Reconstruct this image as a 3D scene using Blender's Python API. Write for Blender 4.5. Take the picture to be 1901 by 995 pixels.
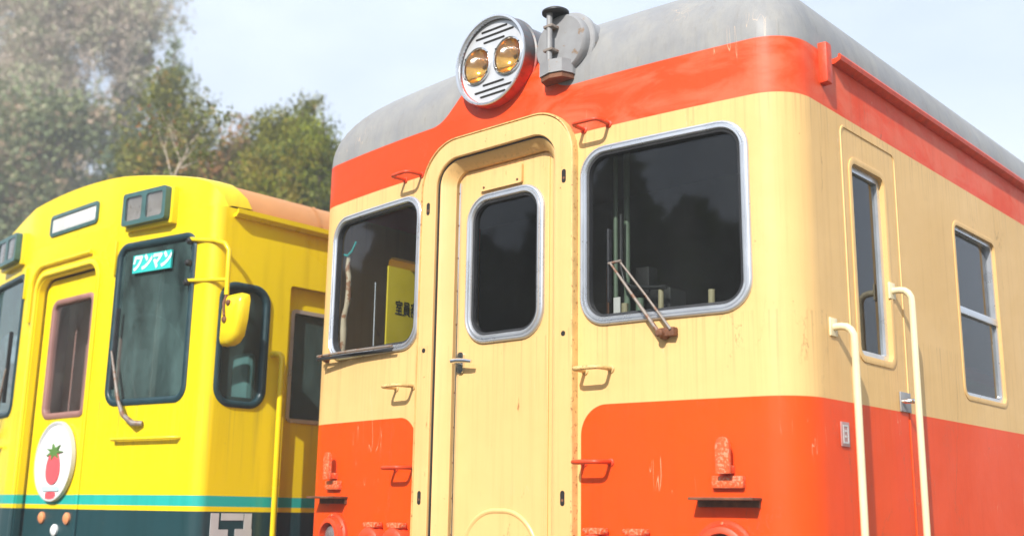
import bpy, bmesh, math, random
import numpy as np
from mathutils import Matrix, Vector

scene = bpy.context.scene
for o in list(bpy.data.objects):
    bpy.data.objects.remove(o)
COL = scene.collection
R = math.radians

# ------------------------------------------------------------------ camera
cam_d = bpy.data.cameras.new('camera')
cam = bpy.data.objects.new('camera', cam_d)
COL.objects.link(cam)
yaw, pitch, roll = -0.7363, 0.2185, 0.0149
fw = Vector((math.sin(yaw) * math.cos(pitch), math.cos(yaw) * math.cos(pitch), math.sin(pitch)))
rt = fw.cross(Vector((0, 0, 1))).normalized()
up = rt.cross(fw)
r2 = rt * math.cos(roll) + up * math.sin(roll)
u2 = up * math.cos(roll) - rt * math.sin(roll)
cam.matrix_world = Matrix(((r2.x, u2.x, -fw.x, 3.2209), (r2.y, u2.y, -fw.y, -3.4359), (r2.z, u2.z, -fw.z, 1.6), (0, 0, 0, 1)))
cam_d.sensor_width = 36
cam_d.lens = 36 * 2037.83 / 1901
cam_d.clip_start = 0.05
cam_d.clip_end = 3000
cam_d.dof.use_dof = True
cam_d.dof.focus_distance = 4.75
cam_d.dof.aperture_fstop = 1.6
scene.camera = cam

# ------------------------------------------------------------------ world, sun, exposure
SUN = Vector((0.34, -1.0, 0.76)).normalized()
w = bpy.data.worlds.new('World')
scene.world = w
w.use_nodes = True
wn = w.node_tree
wn.nodes.clear()
wo = wn.nodes.new('ShaderNodeOutputWorld')
wb = wn.nodes.new('ShaderNodeBackground')
sky = wn.nodes.new('ShaderNodeTexSky')
sky.sky_type = 'NISHITA'
sky.sun_disc = False
sky.sun_elevation = math.asin(SUN.z)
sky.sun_rotation = math.atan2(SUN.x, SUN.y)
sky.altitude = 50
sky.air_density = 1.0
sky.dust_density = 1.6
sky.ozone_density = 1.0
# thin high cloud veils over the whole sky
tc = wn.nodes.new('ShaderNodeTexCoord')
mp = wn.nodes.new('ShaderNodeMapping')
mp.inputs['Scale'].default_value = (1.2, 2.2, 4.0)
mp.inputs['Rotation'].default_value = (0.2, 0.3, 0.7)
nz = wn.nodes.new('ShaderNodeTexNoise')
nz.inputs['Scale'].default_value = 1.6
nz.inputs['Detail'].default_value = 6
nz.inputs['Roughness'].default_value = 0.55
cr = wn.nodes.new('ShaderNodeMapRange')
cr.inputs['From Min'].default_value = 0.36
cr.inputs['From Max'].default_value = 0.72
cr.inputs['To Min'].default_value = 0.62
cr.inputs['To Max'].default_value = 0.95
mx = wn.nodes.new('ShaderNodeMix')
mx.data_type = 'RGBA'
wn.links.new(tc.outputs['Generated'], mp.inputs['Vector'])
wn.links.new(mp.outputs['Vector'], nz.inputs['Vector'])
wn.links.new(nz.outputs['Fac'], cr.inputs['Value'])
wn.links.new(cr.outputs['Result'], mx.inputs['Factor'])
wn.links.new(sky.outputs['Color'], mx.inputs['A'])
mx.inputs['B'].default_value = (5.35, 6.05, 7.1, 1)
wn.links.new(mx.outputs['Result'], wb.inputs['Color'])
wb.inputs['Strength'].default_value = 0.12
wn.links.new(wb.outputs['Background'], wo.inputs['Surface'])

sd = bpy.data.lights.new('sun', 'SUN')
sd.energy = 4.6
sd.angle = R(0.53)
sd.color = (1.0, 0.955, 0.88)
so = bpy.data.objects.new('sun', sd)
COL.objects.link(so)
so.rotation_euler = (-SUN).to_track_quat('-Z', 'Y').to_euler()
so.location = (3, -20, 20)

vs = scene.view_settings
vs.view_transform = 'Standard'
vs.look = 'None'
vs.exposure = 0.68
vs.gamma = 1.0
vs.use_curve_mapping = False
scene.render.engine = 'CYCLES'
scene.cycles.max_bounces = 6
scene.cycles.transparent_max_bounces = 12
scene.cycles.caustics_reflective = False
scene.cycles.caustics_refractive = False


# ------------------------------------------------------------------ node helpers
class G:
    """small wrapper for writing node graphs"""
    def __init__(self, name):
        self.m = bpy.data.materials.new(name)
        self.m.use_nodes = True
        self.t = self.m.node_tree
        self.t.nodes.clear()
        self.out = self.t.nodes.new('ShaderNodeOutputMaterial')

    def n(self, typ, **kw):
        nd = self.t.nodes.new(typ)
        for k, v in kw.items():
            setattr(nd, k, v)
        return nd

    def put(self, sock, v):
        if isinstance(v, bpy.types.NodeSocket):
            self.t.links.new(v, sock)
        elif isinstance(v, (tuple, list)) and len(v) == 3 and sock.type == 'RGBA':
            sock.default_value = (*v, 1)
        else:
            sock.default_value = v

    def math(self, op, a, b=0.0, clamp=False):
        nd = self.n('ShaderNodeMath', operation=op, use_clamp=clamp)
        self.put(nd.inputs[0], a)
        self.put(nd.inputs[1], b)
        return nd.outputs[0]

    def mix(self, f, a, b, mode='MIX'):
        nd = self.n('ShaderNodeMix', data_type='RGBA', blend_type=mode)
        self.put(nd.inputs['Factor'], f)
        self.put(nd.inputs['A'], a)
        self.put(nd.inputs['B'], b)
        return nd.outputs['Result']

    def rng(self, v, a, b, c=0.0, d=1.0, smooth=False):
        nd = self.n('ShaderNodeMapRange')
        if smooth:
            nd.interpolation_type = 'SMOOTHSTEP'
        self.put(nd.inputs['Value'], v)
        for k, x in (('From Min', a), ('From Max', b), ('To Min', c), ('To Max', d)):
            self.put(nd.inputs[k], x)
        return nd.outputs[0]

    def coords(self):
        return self.n('ShaderNodeTexCoord').outputs['Object']

    def scaled(self, v, s):
        nd = self.n('ShaderNodeVectorMath', operation='MULTIPLY')
        self.put(nd.inputs[0], v)
        nd.inputs[1].default_value = s
        return nd.outputs[0]

    def noise(self, v, scale, detail=4, rough=0.55, dist=0.0):
        nd = self.n('ShaderNodeTexNoise')
        self.put(nd.inputs['Vector'], v)
        nd.inputs['Scale'].default_value = scale
        nd.inputs['Detail'].default_value = detail
        nd.inputs['Roughness'].default_value = rough
        nd.inputs['Distortion'].default_value = dist
        return nd.outputs['Fac']

    def bump(self, h, strength=0.2, dist=0.01):
        nd = self.n('ShaderNodeBump')
        nd.inputs['Strength'].default_value = strength
        nd.inputs['Distance'].default_value = dist
        self.put(nd.inputs['Height'], h)
        return nd.outputs[0]

    def pbr(self, col, rough=0.5, metal=0.0, normal=None, **kw):
        b = self.n('ShaderNodeBsdfPrincipled')
        self.put(b.inputs['Base Color'], col)
        self.put(b.inputs['Roughness'], rough)
        self.put(b.inputs['Metallic'], metal)
        if normal is not None:
            self.put(b.inputs['Normal'], normal)
        for k, v in kw.items():
            self.put(b.inputs[k], v)
        self.t.links.new(b.outputs[0], self.out.inputs['Surface'])
        return b


def plain(name, col, rough=0.5, metal=0.0, var=0.12, scale=8, bump=0.05, rust=0.0, rustcol=(0.16, 0.055, 0.02)):
    g = G(name)
    c = g.coords()
    n1 = g.noise(c, scale, 5)
    n2 = g.noise(c, scale * 9, 3)
    lo = tuple(x * (1 - var) for x in col)
    hi = tuple(min(1, x * (1 + var)) for x in col)
    cc = g.mix(g.rng(n1, 0.3, 0.7), lo, hi)
    if rust > 0:
        rm = g.rng(g.noise(c, scale * 2.5, 8, 0.7), 0.62 - rust * 0.3, 0.66 - rust * 0.3 + 0.04)
        cc = g.mix(rm, cc, rustcol)
    g.pbr(cc, g.rng(n1, 0.2, 0.8, max(0.03, rough - 0.08), min(1, rough + 0.08)), metal, g.bump(n2, bump, 0.004))
    return g.m


def weather(g, c, col, fade=0.0):
    """vertical run-off streaks, small chips and chalky patches on old paint; returns colour and bump"""
    st = g.noise(g.scaled(c, (34, 34, 1.1)), 1.0, 6, 0.62)
    st2 = g.noise(g.scaled(c, (110, 110, 1.6)), 1.0, 3, 0.6)
    big = g.noise(c, 1.7, 5, 0.6, 0.4)
    col = g.mix(g.rng(st, 0.52, 0.80, 0, 0.17), col, (0.42, 0.27, 0.13), 'MULTIPLY')
    col = g.mix(g.rng(st2, 0.56, 0.76, 0, 0.10), col, (0.45, 0.30, 0.16), 'MULTIPLY')
    col = g.mix(g.rng(big, 0.35, 0.75, 0, 0.16), col, (0.42, 0.34, 0.25), 'MULTIPLY')
    # grime washed down from the sills and the roof edge
    sz = g.n('ShaderNodeSeparateXYZ')
    g.put(sz.inputs[0], c)
    run = g.noise(g.scaled(c, (60, 60, 0.9)), 1.0, 5, 0.6)
    below = g.math('ADD', g.math('MULTIPLY', g.rng(sz.outputs[2], 1.95, 2.33, 0, 1), g.rng(sz.outputs[2], 2.33, 2.335, 1, 0)), g.math('MULTIPLY', g.rng(sz.outputs[2], 2.98, 3.165, 0, 1), g.rng(sz.outputs[2], 3.165, 3.17, 1, 0)))
    col = g.mix(g.math('MULTIPLY', g.math('MULTIPLY', below, g.rng(run, 0.53, 0.66)), 0.38), col, (0.30, 0.19, 0.09))
    chip = g.noise(g.scaled(c, (30, 30, 22)), 1.0, 4, 0.7)
    col = g.mix(g.rng(chip, 0.715, 0.735, 0, 0.85), col, (0.20, 0.075, 0.03))
    sn = g.noise(g.scaled(c, (16, 16, 1.3)), 1.0, 2, 0.5, 0.4)
    line = g.math('SUBTRACT', 1.0, g.rng(g.math('ABSOLUTE', g.math('SUBTRACT', sn, 0.5)), 0.0, 0.004))
    scr = g.math('MULTIPLY', line, g.rng(g.noise(g.scaled(c, (3, 3, 5)), 1.0, 3, 0.5), 0.60, 0.64))
    col = g.mix(g.math('MULTIPLY', scr, 0.55), col, (0.80, 0.55, 0.35))
    crk = g.n('ShaderNodeTexVoronoi', feature='DISTANCE_TO_EDGE')
    wob = g.noise(g.scaled(c, (7, 7, 3)), 1.0, 5, 0.7)
    wv = g.n('ShaderNodeVectorMath', operation='ADD')
    g.put(wv.inputs[0], g.scaled(c, (2.6, 2.6, 0.8)))
    g.put(wv.inputs[1], wob)
    g.put(crk.inputs['Vector'], wv.outputs[0])
    crk.inputs['Scale'].default_value = 1.0
    region = g.rng(g.noise(c, 2.3, 3, 0.5), 0.54, 0.60)
    crack = g.math('MULTIPLY', g.rng(crk.outputs['Distance'], 0.0, 0.007, 1, 0), region)
    col = g.mix(g.math('MULTIPLY', crack, 0.45), col, (0.18, 0.09, 0.04))
    dent = g.noise(g.scaled(c, (1, 1, 1.4)), 5.0, 2, 0.5)
    h = g.math('ADD', g.math('MULTIPLY', st2, 0.25), g.math('ADD', g.math('MULTIPLY', big, 1.5), g.math('MULTIPLY', dent, 2.2)))
    h = g.math('SUBTRACT', h, g.math('MULTIPLY', crack, 0.8))
    return col, h, big


CREAM = (0.77, 0.495, 0.20)
RED = (0.78, 0.060, 0.004)
GREY = (0.25, 0.255, 0.265)
ZA, ZB, ZC = 3.165, 2.019, 3.392
KF = 0.0567


def orange_livery():
    g = G('cream_and_vermilion_paint')
    c = g.coords()
    s = g.n('ShaderNodeSeparateXYZ')
    g.put(s.inputs[0], c)
    x, y, z = s.outputs
    ax = g.math('ABSOLUTE', x)
    # vermilion lower panel with rounded inner top corner beside the door
    qx = g.math('MAXIMUM', g.math('SUBTRACT', 0.478 + 0.12, ax), 0.0)
    qz = g.math('MAXIMUM', g.math('SUBTRACT', z, ZB - 0.12), 0.0)
    d = g.math('SUBTRACT', g.math('SQRT', g.math('ADD', g.math('MULTIPLY', qx, qx), g.math('MULTIPLY', qz, qz))), 0.12)
    low = g.rng(d, -0.0015, 0.0015, 1, 0)
    band = g.rng(z, ZA - 0.0015, ZA + 0.0015, 0, 1)
    red = g.math('MAXIMUM', low, band)
    # the red sweeps up under the lamps in the middle of the roof edge
    bl = g.rng(ax, 0.14, 0.44, 1, 0)
    bump = g.math('MULTIPLY', g.math('POWER', bl, 2.2), 0.34)
    top = g.math('ADD', bump, ZC)
    dz = g.math('SUBTRACT', z, top)
    grey = g.rng(dz, -0.002, 0.002, 0, 1)
    onfront = g.rng(y, 0.60, 0.61, 1, 0)
    # old upper band: chalky pale vermilion with brighter patches where it was touched up
    pat = g.noise(g.scaled(c, (3.0, 3.0, 7.0)), 1.0, 6, 0.62, 0.6)
    chalk = g.rng(pat, 0.42, 0.60)
    redup = g.mix(g.math('MULTIPLY', chalk, g.rng(x, -0.25, 0.35, 0.0, 0.30)), RED, (0.80, 0.27, 0.16))
    redc = g.mix(band, (0.84, 0.072, 0.001), redup)
    col = g.mix(red, CREAM, redc)
    spot = g.noise(g.scaled(c, (9, 9, 5)), 1.0, 6, 0.7)
    gcol = g.mix(g.rng(spot, 0.4, 0.7), GREY, (0.31, 0.305, 0.29))
    gs = g.noise(g.scaled(c, (26, 26, 3)), 1.0, 5, 0.7)
    gcol = g.mix(g.rng(gs, 0.62, 0.72, 0, 0.45), gcol, (0.16, 0.15, 0.13))
    col = g.mix(grey, col, gcol)
    col, h, big = weather(g, c, col)
    g.pbr(col, g.rng(big, 0.3, 0.7, 0.40, 0.56), 0, g.bump(h, 0.20, 0.007), **{'Specular IOR Level': 0.28})
    return g.m


def yellow_livery():
    g = G('yellow_teal_paint')
    c = g.coords()
    s = g.n('ShaderNodeSeparateXYZ')
    g.put(s.inputs[0], c)
    z = s.outputs[2]
    col = g.mix(g.rng(z, 1.579, 1.581), (0.012, 0.052, 0.062), (0.84, 0.63, 0.006))
    st = g.math('MULTIPLY', g.rng(z, 1.605, 1.607), g.rng(z, 1.661, 1.663, 1, 0))
    col = g.mix(st, col, (0.02, 0.42, 0.36))
    n = g.noise(g.scaled(c, (12, 12, 1.0)), 1.0, 5)
    col = g.mix(g.rng(n, 0.48, 0.78, 0, 0.30), col, (0.50, 0.40, 0.25), 'MULTIPLY')
    run = g.noise(g.scaled(c, (45, 45, 0.8)), 1.0, 5, 0.6)
    low = g.math('MULTIPLY', g.rng(z, 1.7, 2.18, 0, 1), g.rng(z, 2.18, 2.2, 1, 0))
    col = g.mix(g.math('MULTIPLY', g.math('MULTIPLY', low, g.rng(run, 0.52, 0.68)), 0.35), col, (0.25, 0.17, 0.05))
    spk = g.noise(g.scaled(c, (40, 40, 30)), 1.0, 4, 0.7)
    col = g.mix(g.rng(spk, 0.70, 0.73, 0, 0.6), col, (0.30, 0.20, 0.08))
    b = g.noise(c, 1.4, 4)
    g.pbr(col, g.rng(b, 0.3, 0.7, 0.25, 0.38), 0, g.bump(b, 0.12, 0.02), **{'Specular IOR Level': 0.45})
    return g.m


def cream_paint():
    g = G('old_cream_paint')
    c = g.coords()
    col, h, big = weather(g, c, CREAM)
    # rust bleeding at edges
    rs = g.noise(g.scaled(c, (18, 18, 5)), 1.0, 7, 0.72)
    col = g.mix(g.rng(rs, 0.66, 0.70, 0, 0.8), col, (0.33, 0.12, 0.035))
    g.pbr(col, 0.36, 0, g.bump(h, 0.2, 0.005))
    return g.m


def chipped(name, base, under, amount=0.5, scale=60, rough=0.45):
    g = G(name)
    c = g.coords()
    n = g.noise(c, scale, 8, 0.7)
    col = g.mix(g.rng(n, 0.72 - amount * 0.4, 0.75 - amount * 0.4), base, under)
    n2 = g.noise(c, scale * 0.3, 4)
    col = g.mix(g.rng(n2, 0.4, 0.8, 0, 0.4), col, (0.25, 0.15, 0.1), 'MULTIPLY')
    g.pbr(col, rough, 0, g.bump(n, 0.3, 0.003))
    return g.m


def glass_mat(name, tint=(0.55, 0.58, 0.57), dirt=0.06, ior=1.5, dirtcol=(0.35, 0.36, 0.36)):
    g = G(name)
    c = g.coords()
    tr = g.n('ShaderNodeBsdfTransparent')
    g.put(tr.inputs[0], tint)
    gl = g.n('ShaderNodeBsdfGlossy')
    gl.inputs['Roughness'].default_value = 0.03
    gl.inputs['Color'].default_value = (0.95, 0.97, 1, 1)
    wv = g.noise(c, 2.5, 3)
    nb = g.bump(wv, 0.03, 0.02)
    g.put(gl.inputs['Normal'], nb)
    fr = g.n('ShaderNodeFresnel')
    bf = g.n('ShaderNodeNewGeometry').outputs['Backfacing']
    g.put(fr.inputs['IOR'], g.rng(bf, 0, 1, ior, 1 / ior))
    m1 = g.n('ShaderNodeMixShader')
    g.put(m1.inputs[0], fr.outputs[0])
    g.put(m1.inputs[1], tr.outputs[0])
    g.put(m1.inputs[2], gl.outputs[0])
    df = g.n('ShaderNodeBsdfDiffuse')
    g.put(df.inputs[0], dirtcol)
    m2 = g.n('ShaderNodeMixShader')
    sm = g.noise(g.scaled(c, (3, 3, 1.5)), 1.5, 6, 0.65)
    dv = g.rng(sm, 0.35, 0.8, dirt * 0.3, dirt * 1.8)
    for (ax_, az_) in ((-1.235, 2.35), (0.868, 2.27)):
        dn = g.n('ShaderNodeVectorMath', operation='DISTANCE')
        g.put(dn.inputs[0], g.scaled(c, (1, 0, 1)))
        dn.inputs[1].default_value = (ax_, 0, az_)
        ring = g.noise(g.scaled(dn.outputs['Value'], (1, 1, 1)), 70.0, 3, 0.7)
        near = g.rng(dn.outputs['Value'], 0.42, 0.50, 1, 0)
        dv = g.math('ADD', dv, g.math('MULTIPLY', g.math('MULTIPLY', g.rng(ring, 0.60, 0.72), near), dirt * 1.2))
    g.put(m2.inputs[0], dv)
    g.put(m2.inputs[1], m1.outputs[0])
    g.put(m2.inputs[2], df.outputs[0])
    g.t.links.new(m2.outputs[0], g.out.inputs['Surface'])
    return g.m


def leaf_mat(name, dark, light, accent=None, acc_amt=0.0, transl=0.18):
    g = G(name)
    geo = g.n('ShaderNodeNewGeometry')
    rnd = geo.outputs['Random Per Island']
    c = g.coords()
    clump = g.noise(c, 2.2, 3)  # clump noise puts sunlit tufts and shaded gaps into the leaf colour
    f = g.math('ADD', g.math('MULTIPLY', rnd, 0.40), g.math('MULTIPLY', g.rng(clump, 0.36, 0.64), 0.60))
    col = g.mix(f, dark, light)
    if accent:
        am = g.rng(g.math('ADD', g.math('MULTIPLY', g.noise(c, 0.9, 2), 0.8), g.math('MULTIPLY', rnd, 0.2)), 0.58 - acc_amt * 0.25, 0.66 - acc_amt * 0.25)
        col = g.mix(am, col, accent)
    d = g.n('ShaderNodeBsdfPrincipled')
    g.put(d.inputs['Base Color'], col)
    d.inputs['Roughness'].default_value = 0.55
    d.inputs['Specular IOR Level'].default_value = 0.3
    t = g.n('ShaderNodeBsdfTranslucent')
    g.put(t.inputs[0], g.mix(0.5, col, (0.25, 0.3, 0.02)))
    m = g.n('ShaderNodeMixShader')
    m.inputs[0].default_value = transl
    g.put(m.inputs[1], d.outputs[0])
    g.put(m.inputs[2], t.outputs[0])
    g.t.links.new(m.outputs[0], g.out.inputs['Surface'])
    return g.m


M = {}
M['orange'] = orange_livery()
M['yellow'] = yellow_livery()
M['cream'] = cream_paint()
M['cream_rail'] = plain('cream_rail_paint', (0.80, 0.69, 0.44), 0.45, 0, 0.06, 5)
M['red'] = chipped('vermilion_iron', (0.72, 0.06, 0.01), (0.42, 0.10, 0.05), 0.3, 70)
M['redchip'] = chipped('flaking_vermilion', (0.72, 0.10, 0.02), (0.60, 0.27, 0.15), 0.50, 95)
M['creamiron'] = chipped('cream_iron', (0.72, 0.50, 0.2), (0.35, 0.15, 0.06), 0.4, 70)
M['rustbead'] = chipped('rusting_cream_edge', (0.70, 0.46, 0.17), (0.40, 0.17, 0.05), 0.36, 60)
M['rust'] = plain('rusty_iron', (0.17, 0.07, 0.035), 0.7, 0.2, 0.4, 30, 0.3)
M['rustwiper'] = chipped('weathered_wiper', (0.24, 0.20, 0.17), (0.20, 0.09, 0.045), 0.45, 30, 0.45)
M['alu'] = plain('aluminium_trim', (0.62, 0.65, 0.70), 0.30, 0.7, 0.05, 9, 0.02)
M['chrome'] = plain('bright_metal', (0.75, 0.76, 0.78), 0.16, 1.0, 0.05, 14, 0.02)
M['rubber'] = plain('black_rubber', (0.022, 0.023, 0.026), 0.45, 0, 0.2, 20)
M['rubberblue'] = plain('dark_teal_rubber', (0.012, 0.04, 0.05), 0.4, 0, 0.2, 20)
M['dark'] = plain('dark_recess', (0.012, 0.010, 0.009), 0.8, 0, 0.2, 20)
M['grey'] = chipped('grey_iron', (0.29, 0.295, 0.305), (0.26, 0.17, 0.10), 0.28, 22, 0.45)
M['black'] = plain('sooty_black', (0.015, 0.015, 0.016), 0.5, 0, 0.2, 20)
M['cab'] = plain('dim_cab_shade', (0.028, 0.034, 0.030), 0.6, 0, 0.25, 6)  # near-black colour stands in for the dim, unlit cab
M['cabgreen'] = plain('pale_green_cab_paint', (0.15, 0.21, 0.15), 0.5, 0, 0.15, 8)
M['cabbrown'] = plain('brown_cab_panel', (0.30, 0.15, 0.13), 0.5, 0, 0.2, 4)
M['pinkpanel'] = plain('dusty_pink_door_panel', (0.42, 0.25, 0.23), 0.5, 0, 0.12, 4)
M['cabcream'] = plain('cream_cab_post', (0.42, 0.37, 0.23), 0.5, 0, 0.15, 8)
M['board'] = plain('yellow_board', (0.75, 0.58, 0.02), 0.45, 0, 0.06, 10)
M['ink'] = plain('black_lettering', (0.01, 0.01, 0.01), 0.5, 0, 0.1, 10)
M['white'] = plain('white_paint', (0.80, 0.80, 0.80), 0.45, 0, 0.04, 10)
M['whitemark'] = plain('pale_grey_marking', (0.55, 0.56, 0.55), 0.5, 0, 0.06, 10)
M['teal'] = plain('teal_sign_board', (0.03, 0.50, 0.47), 0.4, 0, 0.05, 10)
M['tape'] = chipped('taped_pipe', (0.75, 0.62, 0.45), (0.42, 0.19, 0.09), 0.5, 16)
M['salmon'] = plain('salmon_roof_paint', (0.58, 0.26, 0.085), 0.5, 0, 0.12, 3)
M['yel'] = plain('yellow_gloss', (0.84, 0.63, 0.01), 0.3, 0, 0.04, 5)
M['glass'] = glass_mat('window_glass', (0.70, 0.73, 0.72), 0.016, 1.46)
M['glassdoor'] = glass_mat('door_window_glass', (0.42, 0.44, 0.42), 0.008, 1.36)
M['glass_y'] = glass_mat('teal_tinted_glass', (0.40, 0.52, 0.50), 0.20, 1.5, (0.22, 0.38, 0.37))
M['glass_d'] = glass_mat('clear_glass', (0.8, 0.78, 0.76), 0.08)
M['reflector'] = plain('amber_reflector', (0.98, 0.56, 0.13), 0.10, 1.0, 0.1, 20)
M['lamp_grey'] = plain('lamp_reflector', (0.80, 0.82, 0.84), 0.3, 0.35, 0.1, 20)
M['sealrim'] = plain('teal_grey_bezel', (0.05, 0.12, 0.12), 0.35, 0, 0.2, 20)
M['berry'] = plain('strawberry_red_paint', (0.75, 0.10, 0.12), 0.4, 0, 0.05, 10)
M['green'] = plain('leaf_green_paint', (0.10, 0.22, 0.05), 0.4, 0, 0.05, 10)
M['blue'] = plain('pale_blue_paint', (0.5, 0.7, 0.75), 0.4, 0, 0.05, 10)
M['amber'] = plain('amber_lens', (0.75, 0.28, 0.12), 0.2, 0, 0.05, 10)
M['tail'] = plain('dull_tail_lens', (0.16, 0.13, 0.13), 0.25, 0, 0.2, 30)
M['steel'] = plain('worn_rail_steel', (0.22, 0.19, 0.17), 0.35, 0.8, 0.2, 20)
M['bogie'] = plain('dusty_iron_bogie', (0.07, 0.062, 0.055), 0.75, 0, 0.3, 10)
M['plate'] = plain('worn_plate', (0.45, 0.26, 0.24), 0.4, 0.2, 0.15, 20)

g = G('ribbed_lens_glass')
c = g.coords()
wv = g.n('ShaderNodeTexWave')
wv.wave_type = 'BANDS'
wv.bands_direction = 'X'
g.put(wv.inputs['Vector'], c)
wv.inputs['Scale'].default_value = 38
tr = g.n('ShaderNodeBsdfTransparent')
g.put(tr.inputs[0], (1.0, 0.93, 0.82))
gl = g.n('ShaderNodeBsdfGlossy')
gl.inputs['Roughness'].default_value = 0.12
nb = g.bump(wv.outputs['Fac'], 0.5, 0.01)
g.put(gl.inputs['Normal'], nb)
ms = g.n('ShaderNodeMixShader')
g.put(ms.inputs[0], g.rng(wv.outputs['Fac'], 0, 1, 0.04, 0.14))
g.put(ms.inputs[1], tr.outputs[0])
g.put(ms.inputs[2], gl.outputs[0])
g.t.links.new(ms.outputs[0], g.out.inputs['Surface'])
M['lens'] = g.m

# lamp drum: red below, sooty grey-black above
g = G('sooty_lamp_drum')
c = g.coords()
s = g.n('ShaderNodeSeparateXYZ')
g.put(s.inputs[0], c)
n = g.noise(c, 14, 5)
zz = g.math('ADD', s.outputs[2], g.math('MULTIPLY', g.math('SUBTRACT', n, 0.5), 0.10))
col = g.mix(g.rng(zz, 3.53, 3.60), (0.62, 0.05, 0.012), (0.10, 0.105, 0.115))
col = g.mix(g.rng(g.noise(g.scaled(c, (20, 20, 60)), 1, 5), 0.5, 0.7, 0, 0.5), col, (0.2, 0.04, 0.02))
g.pbr(col, 0.4, 0, g.bump(n, 0.2, 0.004))
M['drum'] = g.m


# ------------------------------------------------------------------ mesh helpers
def link(name, me, mat=None, parent=None, smooth=35):
    o = bpy.data.objects.new(name, me)
    COL.objects.link(o)
    if mat is not None:
        me.materials.clear()
        me.materials.append(mat)
    if smooth:
        me.polygons.foreach_set('use_smooth', [True] * len(me.polygons))
        me.set_sharp_from_angle(angle=R(smooth))
    if parent is not None:
        o.parent = parent
    return o


class MB:
    def __init__(self):
        self.v, self.f = [], []

    def add(self, vs, fs):
        b = len(self.v)
        self.v += [tuple(p) for p in vs]
        self.f += [tuple(i + b for i in f) for f in fs]

    def box(self, x0, x1, y0, y1, z0, z1):
        self.add([(x, y, z) for x in (x0, x1) for y in (y0, y1) for z in (z0, z1)],
                 [(0, 1, 3, 2), (4, 6, 7, 5), (0, 4, 5, 1), (2, 3, 7, 6), (0, 2, 6, 4), (1, 5, 7, 3)])

    def bbox(self, x0, x1, y0, y1, z0, z1, b=0.006):
        """box with chamfered edges"""
        bm = bmesh.new()
        bmesh.ops.create_cube(bm, size=1)
        for v in bm.verts:
            v.co = Vector((x0 + (v.co.x + .5) * (x1 - x0), y0 + (v.co.y + .5) * (y1 - y0), z0 + (v.co.z + .5) * (z1 - z0)))
        bmesh.ops.bevel(bm, geom=list(bm.edges), offset=b, segments=2, affect='EDGES', profile=0.6)
        bm.verts.index_update()
        self.add([v.co for v in bm.verts], [[v.index for v in f.verts] for f in bm.faces])
        bm.free()

    def tube(self, pts, rad, seg=8, caps=True):
        pts = [Vector(p) for p in pts]
        n = len(pts)
        if not hasattr(rad, '__len__'):
            rad = [rad] * n
        rings = []
        prev = None
        for i in range(n):
            d = (pts[min(i + 1, n - 1)] - pts[max(i - 1, 0)]).normalized()
            if prev is None:
                a = Vector((0, 0, 1)) if abs(d.z) < 0.9 else Vector((1, 0, 0))
                u = d.cross(a).normalized()
            else:
                u = (prev - d * prev.dot(d)).normalized()
            prev = u
            v = d.cross(u)
            rings.append([pts[i] + (u * math.cos(t) + v * math.sin(t)) * rad[i] for t in [2 * math.pi * k / seg for k in range(seg)]])
        vs = [p for r in rings for p in r]
        fs = []
        for i in range(n - 1):
            for k in range(seg):
                a, b = i * seg + k, i * seg + (k + 1) % seg
                fs.append((a, b, b + seg, a + seg))
        if caps:
            fs.append(tuple(reversed(range(seg))))
            fs.append(tuple((n - 1) * seg + k for k in range(seg)))
        self.add(vs, fs)

    def lathe(self, prof, cx, cz, seg=48, y0=0.0, sx=1.0, sz=1.0, caps=True):
        """revolve (radius, y) about an axis along y through (cx, cz); ends closed when radius > 0"""
        vs, fs = [], []
        for r, y in prof:
            for k in range(seg):
                t = 2 * math.pi * k / seg
                vs.append((cx + r * math.cos(t) * sx, y0 + y, cz + r * math.sin(t) * sz))
        for i in range(len(prof) - 1):
            for k in range(seg):
                a, b = i * seg + k, i * seg + (k + 1) % seg
                fs.append((a, b, b + seg, a + seg))
        if caps:
            fs.append(tuple(reversed(range(seg))))
            fs.append(tuple((len(prof) - 1) * seg + k for k in range(seg)))
        self.add(vs, fs)

    def prism(self, poly, axis, a, b):
        """extrude a 2D polygon; axis 'y': poly is (x,z); axis 'x': poly is (y,z); axis 'z': (x,y)"""
        def P(p, t):
            return {'y': (p[0], t, p[1]), 'x': (t, p[0], p[1]), 'z': (p[0], p[1], t)}[axis]
        n = len(poly)
        vs = [P(p, a) for p in poly] + [P(p, b) for p in poly]
        fs = [tuple(range(n)), tuple(reversed(range(n, 2 * n)))]
        fs += [(i, i + n, (i + 1) % n + n, (i + 1) % n) for i in range(n)]
        self.add(vs, fs)

    def mesh(self, name, fix=True):
        me = bpy.data.meshes.new(name)
        me.from_pydata(self.v, [], self.f)
        if fix:
            bm = bmesh.new()
            bm.from_mesh(me)
            bmesh.ops.recalc_face_normals(bm, faces=list(bm.faces))
            bm.to_mesh(me)
            bm.free()
        me.update()
        return me

    def build(self, name, mat, parent=None, smooth=35):
        return link(name, self.mesh(name), mat, parent, smooth)


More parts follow.
